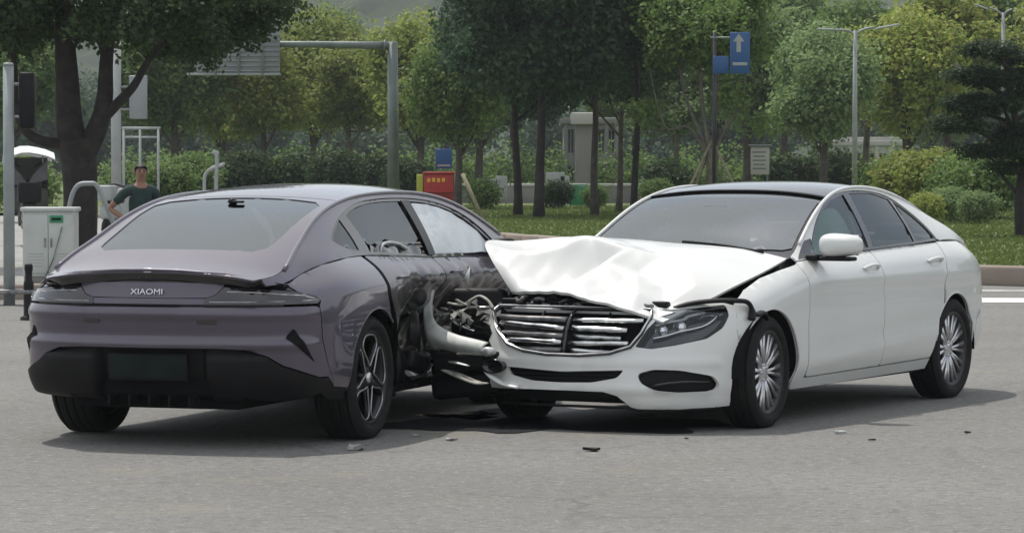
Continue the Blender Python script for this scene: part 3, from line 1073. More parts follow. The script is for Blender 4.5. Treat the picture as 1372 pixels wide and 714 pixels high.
    V, F = panel(top, cw, .05, -.03, .02)
    add(root, 'cowl', (V, F), M['black'])
    for y0, y1 in ((.60, .02), (.05, -.52)):
        P = top.map(np.array([(-.50 - .06 * k / 5, y0 + (y1 - y0) * k / 5) for k in range(6)])) + (0, 0, .02)
        add(root, 'wiper', tube(P, .009, 6), M['black'])

    # ---- crumpled bonnet, its own bent sheet
    cu = np.array([[(-.53, .745, .990), (-.50, .42, 1.050), (-.46, 0, 1.078), (-.46, -.36, 1.100), (-.50, -.76, 1.08)],
                   [(-.20, .735, .915), (-.18, .42, 1.005), (-.16, 0, 1.060), (-.16, -.40, 1.112), (-.18, -.80, 1.088)],
                   [(.12, .710, .845), (.12, .42, .945), (.10, .0, 1.02), (.04, -.42, 1.090), (.10, -.86, 1.092)],
                   [(.36, .630, .760), (.36, .40, .850), (.33, 0, .905), (.26, -.46, .930), (.30, -.900, 1.066)],
                   [(.62, .480, .645), (.64, .30, .700), (.655, .0, .775), (.60, -.28, .800), (.47, -.62, .80)]])
    bi, bj = Nat([0, .25, .5, .75, 1]), Nat([0, .25, .5, .75, 1])
    ni, nj = 90, 110
    a, b = np.linspace(0, 1, ni), np.linspace(0, 1, nj)
    G = np.einsum('ia,jb,abk->ijk', bi.basis(a), bj.basis(b), cu)
    A, B = np.meshgrid(a, b, indexing='ij')
    Pf = G.reshape(-1, 3)
    wgt = (sstep(A, .20, .62) * sstep(B, .08, .42) * (1 - .8 * sstep(A, .88, 1.0))).ravel() + .08
    flat_ = np.stack([Pf[:, 0], Pf[:, 1], 0 * Pf[:, 0]], 1)
    # a few broad creases: heights at hand-placed points, flat facets in between
    ctl = [(0, 0, 0), (0, .5, 0), (0, 1, 0), (1, 0, 0), (1, .25, .004), (1, .5, -.006), (1, .75, .006), (1, 1, 0), (.5, 0, 0), (.5, 1, 0), (.25, 0, 0), (.75, 0, 0), (.75, 1, 0), (.25, 1, 0),
           (.12, .35, .004), (.14, .72, .006), (.30, .22, -.004), (.30, .52, -.004), (.30, .80, .004), (.40, .93, .000), (.46, .70, .030), (.40, .38, .006),
           (.56, .88, -.036), (.58, .60, -.046), (.52, .50, .030), (.62, .74, .030), (.64, .42, -.022), (.58, .26, .010), (.74, .86, .020), (.76, .66, -.034),
           (.74, .54, .034), (.78, .40, .018), (.76, .28, -.018), (.70, .14, .008), (.88, .78, -.020), (.90, .58, .018), (.88, .46, -.020), (.90, .33, .016), (.88, .18, -.010)]
    ctl = [(p[0] * 1.0, p[1], p[2]) for p in ctl]
    dr = delaunay_2d_cdt([Vector((p[0], p[1] * 1.35)) for p in ctl], [], [], 0, 1e-6)
    cv_ = np.array([tuple(v) for v in dr[0]])
    ch_ = np.array([ctl[o_[0]][2] for o_ in dr[3]])
    q_ = np.stack([A.ravel(), B.ravel() * 1.35], 1)
    z = np.zeros(len(q_))
    for t_ in dr[2]:
        p0, p1, p2 = cv_[list(t_)]
        m_ = np.array([p1 - p0, p2 - p0]).T
        if abs(np.linalg.det(m_)) < 1e-9:
            continue
        w_ = (q_ - p0) @ np.linalg.inv(m_).T
        ok_ = (w_[:, 0] >= -1e-6) & (w_[:, 1] >= -1e-6) & (w_.sum(1) <= 1 + 1e-6)
        z[ok_] = (ch_[t_[0]] + w_[ok_] @ (ch_[[t_[1], t_[2]]] - ch_[t_[0]]))
    z = z.reshape(ni, nj)
    for _ in range(3):                        # bend radius of the sheet
        zp = np.pad(z, 1, mode='edge')
        z = (zp[:-2, 1:-1] + zp[2:, 1:-1] + zp[1:-1, :-2] + zp[1:-1, 2:] + 2 * z) / 6
    flat_ = np.stack([Pf[:, 0], Pf[:, 1], 0 * Pf[:, 0]], 1)
    z = z.ravel() * (.7 + 1.25 * sstep(A, .36, .60)).ravel() + (noise3(flat_, 17, 6) * .006 + facets(flat_, 13, 11, 3) * .004) * (sstep(A, .3, .7) * sstep(B, .1, .4)).ravel()
    Pf = Pf + np.stack([0 * z, 0 * z, z], 1)
    edge_n = (noise3(Pf, 9, 14) * .007)[:, None] * (sstep(A, .86, 1) * sstep(B, .1, .3)).ravel()[:, None]
    Pf = Pf + edge_n * (1, .2, .8)
    G = Pf.reshape(ni, nj, 3)
    V = list(G.reshape(-1, 3))
    Fq = [(i * nj + j, (i + 1) * nj + j, (i + 1) * nj + j + 1, i * nj + j + 1) for i in range(ni - 1) for j in range(nj - 1)]
    # folded edge
    loop = [(0, j) for j in range(nj)] + [(i, nj - 1) for i in range(1, ni)] + [(ni - 1, j) for j in range(nj - 2, -1, -1)] + [(i, 0) for i in range(ni - 2, 0, -1)]
    base = len(V)
    cen = G.mean((0, 1))
    for i, j in loop:
        V.append(G[i, j])
    for i, j in loop:
        d = cen - G[i, j]
        V.append(G[i, j] + (d[0] * .012, d[1] * .012, -.016))
    L = len(loop)
    for k in range(L):
        Fq.append((base + k, base + (k + 1) % L, base + L + (k + 1) % L, base + L + k))
    add(root, 'hood', (np.array(V), [f[::-1] for f in Fq] if False else Fq), W, label='crumpled white hood buckled up at the far corner')
    # its inner panel
    V2 = G[3:-3:3, 3:-3:3].reshape(-1, 3) - (0, 0, .028)
    n1, n2 = len(range(3, ni - 3, 3)), len(range(3, nj - 3, 3))
    add(root, 'hood_liner', (V2, [(i * n2 + j, i * n2 + j + 1, (i + 1) * n2 + j + 1, (i + 1) * n2 + j) for i in range(n1 - 1) for j in range(n2 - 1)]), M['black'])

    # ---- engine bay and wreckage under the bonnet
    b = bmesh.new()
    rbox(b, (.12, -.05, .48), (.75, 1.05, .46), .03)
    rbox(b, (.10, -.1, .72), (.60, .85, .10), .03)
    link('engine_block', bm_mesh('engine_block', b, M['dark']), root)
    b = bmesh.new()
    rbox(b, (.50, -.10, .735), (.06, 1.12, .05), .012)
    rbox(b, (.46, -.10, .45), (.08, 1.0, .50), .01)
    for y in (-.5, -.3, -.12, .08, .25):
        rbox(b, (.515, y, .765), (.05, .07, .025), .006, rz=.2 * y)
    link('radiator_support', bm_mesh('radiator_support', b, M['black']), root)
    r3 = np.random.default_rng(12)
    pieces = []
    for y in np.linspace(-.45, .40, 16):
        p = np.array([.56 + r3.normal() * .02, y - .08, .735 + r3.normal() * .012])
        q = p + (r3.normal() * .02, .05 + .03 * r3.random(), r3.normal() * .012)
        pieces.append(tube([p, (p + q) / 2 + (0, 0, .008 * r3.normal()), q], .008 + .006 * r3.random(), 6))
    add(root, 'lock_carrier', join(pieces), M['steel'])
    # battery / cover shapes showing in the side gap
    b = bmesh.new()
    rbox(b, (.02, .52, .70), (.42, .22, .16), .02)
    rbox(b, (-.30, .62, .80), (.22, .16, .14), .02)
    link('engine_cover', bm_mesh('engine_cover', b, M['black']), root)
    # fender brace that hangs out over the near wheel
    P = crv([(.52, .42, .69), (.46, .56, .745), (.40, .70, .765), (.33, .80, .765), (.26, .855, .755), (.235, .875, .70), (.27, .885, .655)], 4)
    add(root, 'fender_brace', tube(P, .024, 8, flat=.6), M['black'])
    P = crv([(.235, .86, .70), (.19, .885, .68), (.13, .90, .69), (.10, .905, .65)], 4)
    add(root, 'arch_liner_flap', tube(P, .030, 8, flat=.4), M['black'])

    # far-side lamp, smashed: grey brackets, bent hoop, housing
    b = bmesh.new()
    rbox(b, (.42, -.78, .60), (.16, .34, .22), .03, rz=.3)
    rbox(b, (.47, -.62, .70), (.10, .16, .10), .02, rz=.2, rx=.3)
    link('lamp_housing', bm_mesh('lamp_housing', b, M['gloss']), root)
    P = crv([(.57, -.69, .70), (.565, -.73, .745), (.56, -.79, .770), (.56, -.85, .745), (.575, -.90, .715), (.58, -1.0, .725)], 5)
    add(root, 'lamp_bracket', tube(P, .013, 8, flat=.55), M['foam'])
    bm2 = bmesh.new()
    rbox(bm2, (.40, -.88, .66), (.12, .34, .30), .03, rz=.35)
    link('inner_fender', bm_mesh('inner_fender', bm2, M['black']), root)
    bits = []
    for k in range(34):
        c = np.array([.585 + r3.normal() * .03, -.90 + r3.normal() * .12, .655 + r3.normal() * .04])
        n_ = r3.normal(size=3)
        n_ /= np.linalg.norm(n_)
        t1 = np.cross(n_, (0, 0, 1))
        t1 /= np.linalg.norm(t1)
        t2 = np.cross(n_, t1)
        k_ = r3.integers(4, 6)
        P = [c + (.016 + .042 * r3.random()) * (math.cos(q) * t1 + .6 * math.sin(q) * t2) for q in np.sort(r3.random(k_)) * 6.28]
        bits.append(slab(P, n_, .006))
    o = add(root, 'lamp_fragments', join(bits), M['foam'], smooth=False)
    kind(o, 'stuff')
    # reflector sliver
    P = crv([(.60, -.80, .56), (.60, -.86, .575), (.59, -.93, .60), (.57, -.99, .635)], 4)
    add(root, 'lamp_reflector', tube(P, .013, 8, flat=.6), M['reflect'])

    # torn-off corner of the bumper, swung out against the purple car
    tp = crv([(.55, -1.12, .80), (.60, -1.105, .70), (.68, -1.04, .62), (.74, -.94, .575), (.78, -.82, .545), (.80, -.70, .525), (.80, -.60, .505)], 6)
    bt = crv([(.56, -1.150, .795), (.63, -1.115, .57), (.72, -1.03, .455), (.78, -.92, .455), (.80, -.81, .440), (.81, -.70, .430), (.81, -.60, .425)], 6)
    rows = 10
    S_ = np.array([tp + (bt - tp) * t + np.array([.035, -.02, 0]) * math.sin(t * math.pi) for t in np.linspace(0, 1, rows)])
    S_[:, :, 0] += .008 * noise3(S_.reshape(-1, 3), 31, 14).reshape(S_.shape[:2])
    n2 = S_.shape[1]
    Vt = np.concatenate([S_.reshape(-1, 3), S_.reshape(-1, 3) - (.012, -.004, 0)])
    Ft = []
    for i in range(rows - 1):
        for j in range(n2 - 1):
            q = (i * n2 + j, i * n2 + j + 1, (i + 1) * n2 + j + 1, (i + 1) * n2 + j)
            Ft.append(q)
            Ft.append(tuple(k + rows * n2 for k in q[::-1]))
    ring = [j for j in range(n2)] + [i * n2 + n2 - 1 for i in range(1, rows)] + [(rows - 1) * n2 + j for j in range(n2 - 2, -1, -1)] + [i * n2 for i in range(rows - 2, 0, -1)]
    for k in range(len(ring)):
        a_, b_ = ring[k], ring[(k + 1) % len(ring)]
        Ft.append((b_, a_, a_ + rows * n2, b_ + rows * n2))
    add(root, 'bumper_corner', (Vt, Ft), M['white_dirty'], label='torn front bumper corner bent away from the nose')
    # dark crushed core below it and the hanging lower strips
    b = bmesh.new()
    rbox(b, (.62, -.82, .38), (.22, .42, .12), .03, rz=.25, rx=.06)
    rbox(b, (.70, -.62, .40), (.10, .12, .10), .02, rz=.2)
    rbox(b, (.50, -.86, .24), (.34, .46, .16), .04, rz=.2, rx=.1)
    rbox(b, (.34, -.90, .46), (.26, .26, .40), .05, rz=.25)
    link('crash_core', bm_mesh('crash_core', b, M['black']), root)
    for P, r, m, fl in (([(.66, -1.06, .355), (.72, -.95, .335), (.76, -.82, .30), (.78, -.68, .262), (.78, -.60, .262)], [.018, .035, .042, .036, .012], 'foam', .28),
                        ([(.60, -1.10, .385), (.70, -.96, .385), (.75, -.84, .375), (.77, -.74, .36)], [.012, .022, .022, .01], 'silver', .35),
                        ([(.55, -1.08, .245), (.60, -.98, .255), (.64, -.90, .265)], [.02, .024, .01], 'foam', .3),
                        ([(.78, -.62, .335), (.80, -.56, .30), (.81, -.48, .262), (.81, -.38, .245)], [.02, .03, .028, .022], 'white', .4)):
        add(root, 'trim_strip', tube(crv(P, 5), np.interp(np.linspace(0, 1, len(crv(P, 5))), np.linspace(0, 1, len(r)), r), 8, flat=fl), M[m])
    V, F = lathe([(.001, .02), (.03, .018), (.038, .0), (.038, -.03)], 20)
    V = np.stack([V[:, 1], V[:, 0] * 1.15, V[:, 2] * .75], 1)
    add(root, 'fog_light', (V + (.825, -.585, .452), [f[::-1] for f in F]), M['silver'])
    V, F = lathe([(.001, .0), (.05, .0), (.06, .015), (.06, -.03)], 20)
    V = np.stack([V[:, 1], V[:, 0] * 1.3, V[:, 2] * .7], 1)
    add(root, 'parking_sensor_pod', (V + (.80, -.56, .365), [f[::-1] for f in F]), M['gloss'])
    # loose white triangle of sheet
    add(root, 'sheet_shard', slab([(.45, -.97, .855), (.47, -.91, .94), (.46, -.925, .835)], (1, 0, 0), .006), W)

    # ---- inner shell, floor, cabin
    for sgn in (1, -1):
        sh = np.concatenate([low.pts(ca(fx, fz, fr_ + .01, -18, 199, 20)), low.pts([('x', -2.53, .22)]), low.pts(ca(rx, rz, rr_ + .01, 8, 196, 20)), low.pts([('x', -3.4, .26), ('x', -3.7, .3), ('x', -3.70, .98), ('x', -2.9, 1.03), ('x', -1.6, .99), ('x', -.5, .93), ('x', .1, .80), ('x', .36, .62)])])
        add(root, 'inner_side', panel(low, sh, .07, -.05, 0, sgn=sgn), M['dark'])
    b = bmesh.new()
    rbox(b, (-1.47, 0, .215), (2.0, 1.62, .03), .01)
    rbox(b, (.15, -.04, .20), (.95, .95, .03), .01)
    rbox(b, (-1.6, 0, .23), (4.3, 1.0, .05), .01)
    rbox(b, (-3.45, 0, .30), (.55, 1.1, .06), .02)
    rbox(b, (-.45, 0, .60), (.06, 1.45, .70), .02)
    rbox(b, (-3.0, 0, .78), (.10, 1.35, .42), .03)
    link('underbody', bm_mesh('underbody', b, M['dark']), root)
    b = bmesh.new()
    rbox(b, (-.78, 0, .88), (.55, 1.42, .20), .06, ry=-.06, seg=3)
    rbox(b, (-.95, .36, .97), (.16, .42, .10), .04, seg=3)
    rbox(b, (-.92, -.02, .98), (.03, .24, .14), .01)
    link('dashboard', bm_mesh('dashboard', b, M['seat']), root)
    steering_wheel(root, (-1.15, .37, .92), rad(-24))
    for y in (.37, -.37):
        car_seat(root, -1.62, y, M['seat'])
    bm = bmesh.new()
    rbox(bm, (-2.55, 0, .45), (.50, 1.25, .20), .06, seg=3)
    rbox(bm, (-2.88, 0, .76), (.16, 1.25, .60), .06, ry=-.35, seg=3)
    for y in (.4, -.4):
        rbox(bm, (-3.0, y, 1.10), (.10, .26, .14), .04, seg=3)
    link('rear_bench', bm_mesh('rear_bench', bm, M['seat']), root)
    bm = bmesh.new()
    rbox(bm, (-1.07, 0, 1.275), (.02, .17, .045), .01, ry=.2)
    link('rear_view_mirror', bm_mesh('rear_view_mirror', bm, M['black']), root)
    add(root, 'roof_lining', panel(top, band(-1.40, -2.7, .96), .12, -.05, 0), M['beige'])
    for sgn in (1, -1):
        P = np.array([(-1.72, .57, 1.37), (-1.73, .66, 1.20), (-1.74, .71, 1.0), (-1.74, .74, .6)]) * (1, sgn, 1)
        add(root, 'pillar_lining', tube(crv(P, 4), .045, 8, flat=.4), M['beige'])

    # ---- wheels
    for x, y, sg, st in ((0, .775, 1, rad(4)), (0, -.775, -1, rad(4)), (WB, .775, 1, 0), (WB, -.775, -1, 0)):
        make_wheel(root, (x, y, WR - .006), WR, .225, .242, spokes_twin, M['alloy'], sg, st)
    return root
# ================================================================== THE PURPLE FASTBACK (x forward from the rear axle, y left, z up)
def build_purple():
    root = thing('sedan', 'metallic purple fastback saloon seen from behind with its right doors crushed', 'car', (-1.68, 19.42, 0), math.pi / 2 - .315)
    WB, WR = 3.0, .355
    W = M['purple']
    #        x     y     z0   ztop  wf  ws  wr
    cols = [(3.94, .000, .17, .700, 1, 0, 0), (3.88, .420, .17, .710, 1, 0, 0), (3.72, .740, .17, .740, .8, .5, 0),
            (3.42, .905, .18, .830, .4, .9, 0), (3.00, .955, .19, .915, 0, 1.1, 0), (2.62, .940, .20, .965, 0, 1, 0),
            (2.00, .930, .20, .985, 0, .95, 0), (1.35, .930, .20, .995, 0, .95, 0), (.78, .940, .20, 1.020, 0, 1, 0),
            (.34, .962, .21, 1.040, 0, 1.15, 0), (-.05, .970, .22, 1.035, 0, 1.2, 0), (-.40, .950, .22, 1.005, 0, 1.2, 0),
            (-.63, .905, .23, .960, 0, 1.1, .2), (-.83, .815, .23, .915, 0, .6, .7), (-.955, .640, .23, .935, 0, .2, 1),
            (-1.035, .33, .23, .970, 0, 0, 1), (-1.06, 0, .23, .985, 0, 0, 1)]
    fr = np.array([0, .16, .37, .58, .77, .91, 1.0])
    F = [.06, .0, .0, .03, .08, .14, .20]
    S = [.07, .012, .0, .0, .010, .060, .150]
    R = [.13, .05, .015, .0, .010, .04, .065]
    zk = np.array([.20, .40, .545, .562, .590, .606, .640, .715, .730, .745, .780, .787, .796, .83, .90, 1.0])
    dk = np.array([-.03, .0, .0, .016, .018, -.016, -.020, -.006, .014, .016, .012, -.006, .004, .004, 0, 0])

    def post(q):
        x, y, z = q.T
        w = sstep(-x, .64, .86)
        d = np.interp(z, zk, dk) * w
        q[:, 0] -= d * (1 - .4 * sstep(np.abs(y), .5, .85))
        q[:, 1] += d * .6 * sstep(np.abs(y), .5, .85)
        side = sstep(x, .5, .9) * (1 - sstep(x, 2.4, 2.8))
        q[:, 1] -= side * (.030 * np.exp(-((z - .42) / .10) ** 2) - .012 * np.exp(-((z - .74) / .09) ** 2))
        # soft edge along the rear haunch
        h = sstep(x, -.75, -.2) * (1 - sstep(x, .5, 1.2))
        q[:, 1] += h * .008 * np.exp(-((z - .865) / .035) ** 2)
        return q
    low = Lower(cols, fr, F, S, R, post=post)
    rx = [3.10, 2.9, 2.7, 2.4, 2.0, 1.6, 1.1, .6, .2, -.1, -.4, -.6, -.8, -1.0]
    rz = [1.03, 1.105, 1.180, 1.272, 1.352, 1.385, 1.390, 1.368, 1.312, 1.232, 1.120, 1.045, .965, .935]
    ry = [.75, .735, .705, .668, .625, .598, .580, .575, .582, .602, .640, .672, .690, .640]
    zc = [(3.25, 1.00), (3.0, 1.095), (2.7, 1.225), (2.4, 1.325), (2.05, 1.405), (1.7, 1.440), (1.35, 1.446), (.9, 1.430), (.45, 1.382), (.1, 1.312), (-.2, 1.235), (-.5, 1.145), (-.7, 1.080), (-.88, 1.022), (-1.02, .988), (-1.1, .97)]
    top = Top(zc, list(zip(rx, rz)) + [(3.25, .97), (-1.1, .92)], list(zip(rx, ry)) + [(3.25, .76), (-1.1, .60)], 2.5)
    bx = [3.1, 2.62, 2.0, 1.35, .78, .34, -.05, -.40, -.63, -.83, -1.0]
    bz = [.93, .962, .982, .992, 1.017, 1.037, 1.032, 1.002, .957, .913, .90]
    by = [.80, .790, .788, .788, .790, .790, .790, .772, .742, .722, .66]
    side = Side(list(zip(bx, bz)), list(zip(bx, by)), list(zip(rx, rz)), list(zip(rx, ry)), 1.25)
    ca = lambda x, z, r, a0, a1, n=14: [('x', *p) for p in arc(x, z, r, a0, a1, n)]
    RA, FA = (0, .355, .392), (WB, .355, .395)

    def crush(P):
        P = P.copy()
        x, y, z = P.T
        rt = (y < -.3)
        f = np.stack([x, 0 * x, z], 1)
        w = sstep(x, .30, 1.05) * (1 - sstep(x, 3.3, 3.7)) * sstep(z, .05, .40) * (1 - sstep(z, .50, .93)) * rt
        P[:, 1] += w * .27
        w2 = sstep(x, .28, .7) * (1 - sstep(x, 3.3, 3.7)) * (1 - sstep(z, .90, 1.0)) * rt
        w2 = w2 * (1 - .72 * sstep(z, .74, .86))
        P[:, 1] += w2 * (.045 * facets(f * (1, 1, 1.5), 41, 3.0, 3) + .022 * facets(f, 44, 7, 3) + .012)
        P[:, 1] += rt * .05 * np.exp(-((z - .80) / .05) ** 2) * np.exp(-((x - 1.28) / .22) ** 2) + rt * .035 * np.exp(-((z - .84) / .04) ** 2) * np.exp(-((x - .80) / .16) ** 2)
        P[:, 0] += w2 * .02 * noise3(P, 45, 7)
        P[:, 2] += w2 * .012 * facets(f, 46, 3.0, 3)
        return P

    for sgn in (1, -1):
        hit = sgn < 0
        dfm = crush if hit else None
        # rear quarter
        lampcut = [('x', -.40, .34), ('x', -.52, .34), ('x', -.60, .45), ('x', -.685, .60), ('x', -.695, .775), ('x', -.715, .785)]
        tip = [('x', -.735, .822), ('x', -.715, .845), ('x', -.78, .868)]
        q = np.concatenate([low.pts(ca(*RA, 57, 186, 22)), low.pts([('x', -.40, .32), ('x', -.55, .335), ('x', -.625, .45), ('x', -.675, .60), ('x', -.685, .785), ('x', -.665, .815), ('x', -.69, .84), ('x', -.78, .868), ('x', -.80, .905), ('x', -.63, .955), ('x', -.40, 1.002), ('x', -.05, 1.032), ('x', .16, 1.035), ('x', .145, .95), ('x', .155, .87), ('x', .19, .77)])])
        add(root, 'rear_quarter', panel(low, q, .028, 0, .028, sgn=sgn), W)
        # rear door
        gap = .055 if hit else .008
        dr = np.concatenate([low.pts(ca(*RA, 12, 50, 10)[::1])[0:0], low.pts([('x', 1.40, .27), ('x', 1.415, .60), ('x', 1.42, .992), ('x', .78, 1.016), ('x', .16 + gap, 1.036), ('x', .145 + gap, .95), ('x', .155 + gap, .87), ('x', .20 + gap, .76), ('x', .262 + gap, .665)]), low.pts([('x', .34 + gap, .55), ('x', .395 + gap, .40), ('x', .41 + gap, .28)])])
        rdo = add(root, 'rear_door', panel(low, roundc(dr, .02), .026, 0, .03, sgn=sgn, deform=dfm), M['shade_painted'] if hit else W, label='crushed purple rear door with shade painted in' if hit else None)
        df = low.pts([('x', 1.412, .27), ('x', 2.50, .27), ('x', 2.56, .55), ('x', 2.60, .80), ('x', 2.60, .962), ('x', 2.0, .982), ('x', 1.432, .992), ('x', 1.427, .60)])
        fdo = add(root, 'front_door', panel(low, roundc(df, .02), .026, 0, .03, sgn=sgn, deform=dfm), M['shade_painted'] if hit else W, label='caved-in purple front door with shade painted in' if hit else None)
        ff = np.concatenate([low.pts([('x', 2.515, .27)]), low.pts(ca(*FA, 192, -10, 22)), low.pts([('x', 3.45, .34), ('x', 3.50, .60), ('x', 3.50, .79), ('x', 3.0, .912), ('x', 2.612, .962), ('x', 2.612, .80), ('x', 2.57, .55)])])
        add(root, 'fender', panel(low, ff, .035, 0, .025, sgn=sgn, deform=dfm), M['shade_painted'] if hit else W)
        si = low.pts([('x', .40, .205), ('x', 2.58, .205), ('x', 2.58, .262), ('x', .415, .262)])
        add(root, 'sill', panel(low, si, .03, -.004, .03, sgn=sgn, deform=dfm), M['black'])
        # arch lips
        for (c, a0, a1) in ((RA, 50, 188), (FA, 0, 188)):
            uz = low.pts(ca(*c, a0, a1, 26))
            P = (low.map(uz) - low.normal(uz) * .006) * (1, sgn, 1)
            if hit and c is FA:
                P = crush(P)
            add(root, 'arch_lip', tube(P, .008, 6), W)
        arch_liner(root, 0, .355, .395, .55, .93, sgn)
        arch_liner(root, WB, .355, .395, .55, .90 if not hit else .62, sgn)
        # lower black skirt behind the wheel
        sk = low.pts([('x', -.395, .315), ('x', -.545, .328), ('x', -.62, .388), ('x', -.66, .31), ('x', -.52, .255), ('x', -.37, .25)])
        add(root, 'rear_skirt', panel(low, sk, .03, -.004, .03, sgn=sgn), M['black'])
        # side frame and glass
        xs = np.linspace(2.98, -.97, 60)
        rail = np.stack([xs, side.zr(xs) + .003], 1)
        belt = np.stack([xs[::-1], side.zb(xs[::-1]) + .002], 1)
        dlo = np.concatenate([crv([(2.78, 1.02), (2.62, 1.125), (2.35, 1.235), (2.0, 1.315), (1.6, 1.352), (1.1, 1.360), (.62, 1.338), (.28, 1.272), (.05, 1.195), (-.085, 1.135)], 5),
                              [(-.04, 1.10), (.12, 1.060), (.30, 1.050), (.78, 1.028), (1.40, 1.003), (2.0, .993), (2.60, .985)]])
        add(root, 'side_frame', panel(side, np.concatenate([rail, belt]), .03, 0, .012, holes=[dlo], sgn=sgn), W)
        gq = np.concatenate([crv([(.235, 1.250), (.10, 1.200), (-.02, 1.150), (-.045, 1.128)], 4), [(.0, 1.105), (.12, 1.078), (.215, 1.072)]])
        gr_ = np.concatenate([crv([(1.325, 1.343), (1.05, 1.343), (.75, 1.332), (.50, 1.302), (.36, 1.268)], 4), [(.375, 1.060), (.80, 1.042), (1.37, 1.018)]])
        gf = np.concatenate([crv([(2.66, 1.075), (2.50, 1.155), (2.30, 1.232), (2.0, 1.298), (1.70, 1.330), (1.48, 1.340)], 4), [(1.50, 1.018), (2.0, 1.008), (2.64, 1.0)]])
        add(root, 'window_trim', panel(side, dlo, .03, -.007, .01, holes=[gq, gr_, gf], sgn=sgn), M['gloss'])
        add(root, 'quarter_window', panel(side, gq, .03, -.012, 0, sgn=sgn), M['tint'])
        if hit:
            jag = [(1.325, 1.343), (1.05, 1.343), (.75, 1.332), (.50, 1.302), (.36, 1.268), (.370, 1.120), (.45, 1.098), (.53, 1.108), (.60, 1.092), (.68, 1.118), (.75, 1.128), (.82, 1.112), (.90, 1.090), (.98, 1.094), (1.06, 1.076), (1.14, 1.098), (1.22, 1.084), (1.34, 1.12)]
            add(root, 'rear_side_window', panel(side, jag, .03, -.012, 0, sgn=sgn), M['tint'], label='shattered tinted window with a ragged lower edge')
            # fallen curtain of glass film and the door-pull behind it
            jag2 = [(.40, 1.05), (.45, 1.10), (.55, 1.085), (.66, 1.115), (.80, 1.09), (.92, 1.10), (1.05, 1.075), (1.20, 1.085), (1.34, 1.05), (1.3, 1.02), (.8, 1.04)]
            add(root, 'glass_remnant', panel(side, jag2, .03, -.02, .004, sgn=sgn, offf=lambda V2, P3: .012 * noise3(P3, 61, 22)), M['gloss'])
            P = crv([(.62, -.745, 1.045), (.66, -.742, 1.085), (.78, -.742, 1.10), (.95, -.744, 1.085), (1.06, -.75, 1.055)], 5)
            add(root, 'door_pull', tube(P, .014, 8, flat=.7), M['silver'])
            # curtain airbag filling the front window
            bag = np.concatenate([crv([(2.655, 1.078), (2.50, 1.150), (2.29, 1.226), (2.0, 1.290), (1.71, 1.320), (1.49, 1.332)], 4), [(1.50, 1.20), (1.50, 1.05), (1.52, 1.005), (1.80, 1.004), (1.95, 1.016), (2.2, 1.004), (2.45, 1.010), (2.66, .995)]])
            add(root, 'curtain_airbag', panel(side, bag, .024, -.012, .02, sgn=sgn, offf=lambda V2, P3: .012 * noise3(P3 * (1, .2, 1), 71, 7) + .004 * ridges(P3, 72, 12, 4) - .010), M['bag'], label='white curtain airbag hanging in the front window')
        else:
            add(root, 'rear_side_window', panel(side, gr_, .04, -.012, 0, sgn=sgn), M['tint'])
            add(root, 'front_side_window', panel(side, gf, .04, -.012, 0, sgn=sgn), M['clear'])
        xr = np.linspace(2.9, -.75, 60)
        P = np.stack([xr, top.e(xr), top.ze(xr) + .001], 1)
        add(root, 'roof_moulding', tube(P * (1, sgn, 1), .013, 8), W)
        # B-pillar applique
        bp = [(1.335, 1.343), (1.47, 1.343), (1.50, 1.01), (1.385, 1.012)]
        add(root, 'pillar_cover', panel(side, bp, .03, .002, .006, sgn=sgn), M['graphite'] if hit else M['gloss'])
        # flush handles
        for d, x in ((rdo, .52), (fdo, 1.62)):
            z = .905
            uz = low.pts([('x', x - .10, z), ('x', x, z + .002), ('x', x + .10, z)])
            P = (low.map(uz) + low.normal(uz) * .004) * (1, sgn, 1)
            if hit:
                P = crush(P)
            add(d, 'door_handle', tube(crv(P, 4), .014, 8, flat=.6), W)
        # mirrors
        b = bmesh.new()
        if hit:
            rbox(b, (2.60, -.86, 1.02), (.16, .16, .12), .04, rz=.5, ry=.3)
            rbox(b, (2.72, -.82, .97), (.14, .10, .07), .03, rz=.2)
        else:
            rbox(b, (2.52, .985, 1.05), (.17, .22, .13), .05, rz=-.1, seg=3)
            rbox(b, (2.55, .86, 1.0), (.10, .14, .03), .012)
        link('wing_mirror', bm_mesh('wing_mirror', b, M['black'] if hit else W), root, label='broken black mirror stump' if hit else None)
        sh = np.concatenate([low.pts([('x', -.5, .3)]), low.pts(ca(0, .355, .402, 186, 0, 18)), low.pts(ca(WB, .355, .405, 188, -8, 18)), low.pts([('x', 3.45, .3), ('x', 3.45, .76), ('x', 3.0, .88), ('x', 2.0, .96), ('x', .8, 1.0), ('x', 0, 1.01), ('x', -.5, .97), ('x', -.72, .88), ('x', -.72, .4)])])
        add(root, 'inner_side', panel(low, sh, .06, -.07, 0, sgn=sgn, deform=dfm), M['dark'])
        # tail lamp: smoked lens wrapped round the corner, reflector inside
        tl = [('r', .43, .893), ('r', .60, .884), ('r', .72, .872), ('x', -.775, .862), ('x', -.70, .838), ('x', -.672, .817), ('x', -.70, .800), ('r', .74, .799), ('r', .50, .799), ('r', .33, .799), ('r', .335, .832), ('r', .385, .845)]
        add(root, 'tail_light', panel(low, roundc(low.pts(tl), .008), .022, .003, .02, sgn=sgn), M['smoke'])
        uz = low.pts([('r', .45, .868), ('r', .60, .863), ('r', .72, .852), ('x', -.77, .842), ('x', -.715, .826)])
        add(root, 'lamp_ring', tube(low.map(uz) * (1, sgn, 1) + (low.normal(uz) * .004) * (1, sgn, 1), .004, 6), M['silver'])
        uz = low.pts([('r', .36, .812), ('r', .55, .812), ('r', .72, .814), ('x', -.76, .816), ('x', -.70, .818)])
        add(root, 'lamp_glint', tube(low.map(uz) * (1, sgn, 1) + (low.normal(uz) * .003) * (1, sgn, 1), .006, 6, flat=.5), M['silver'])
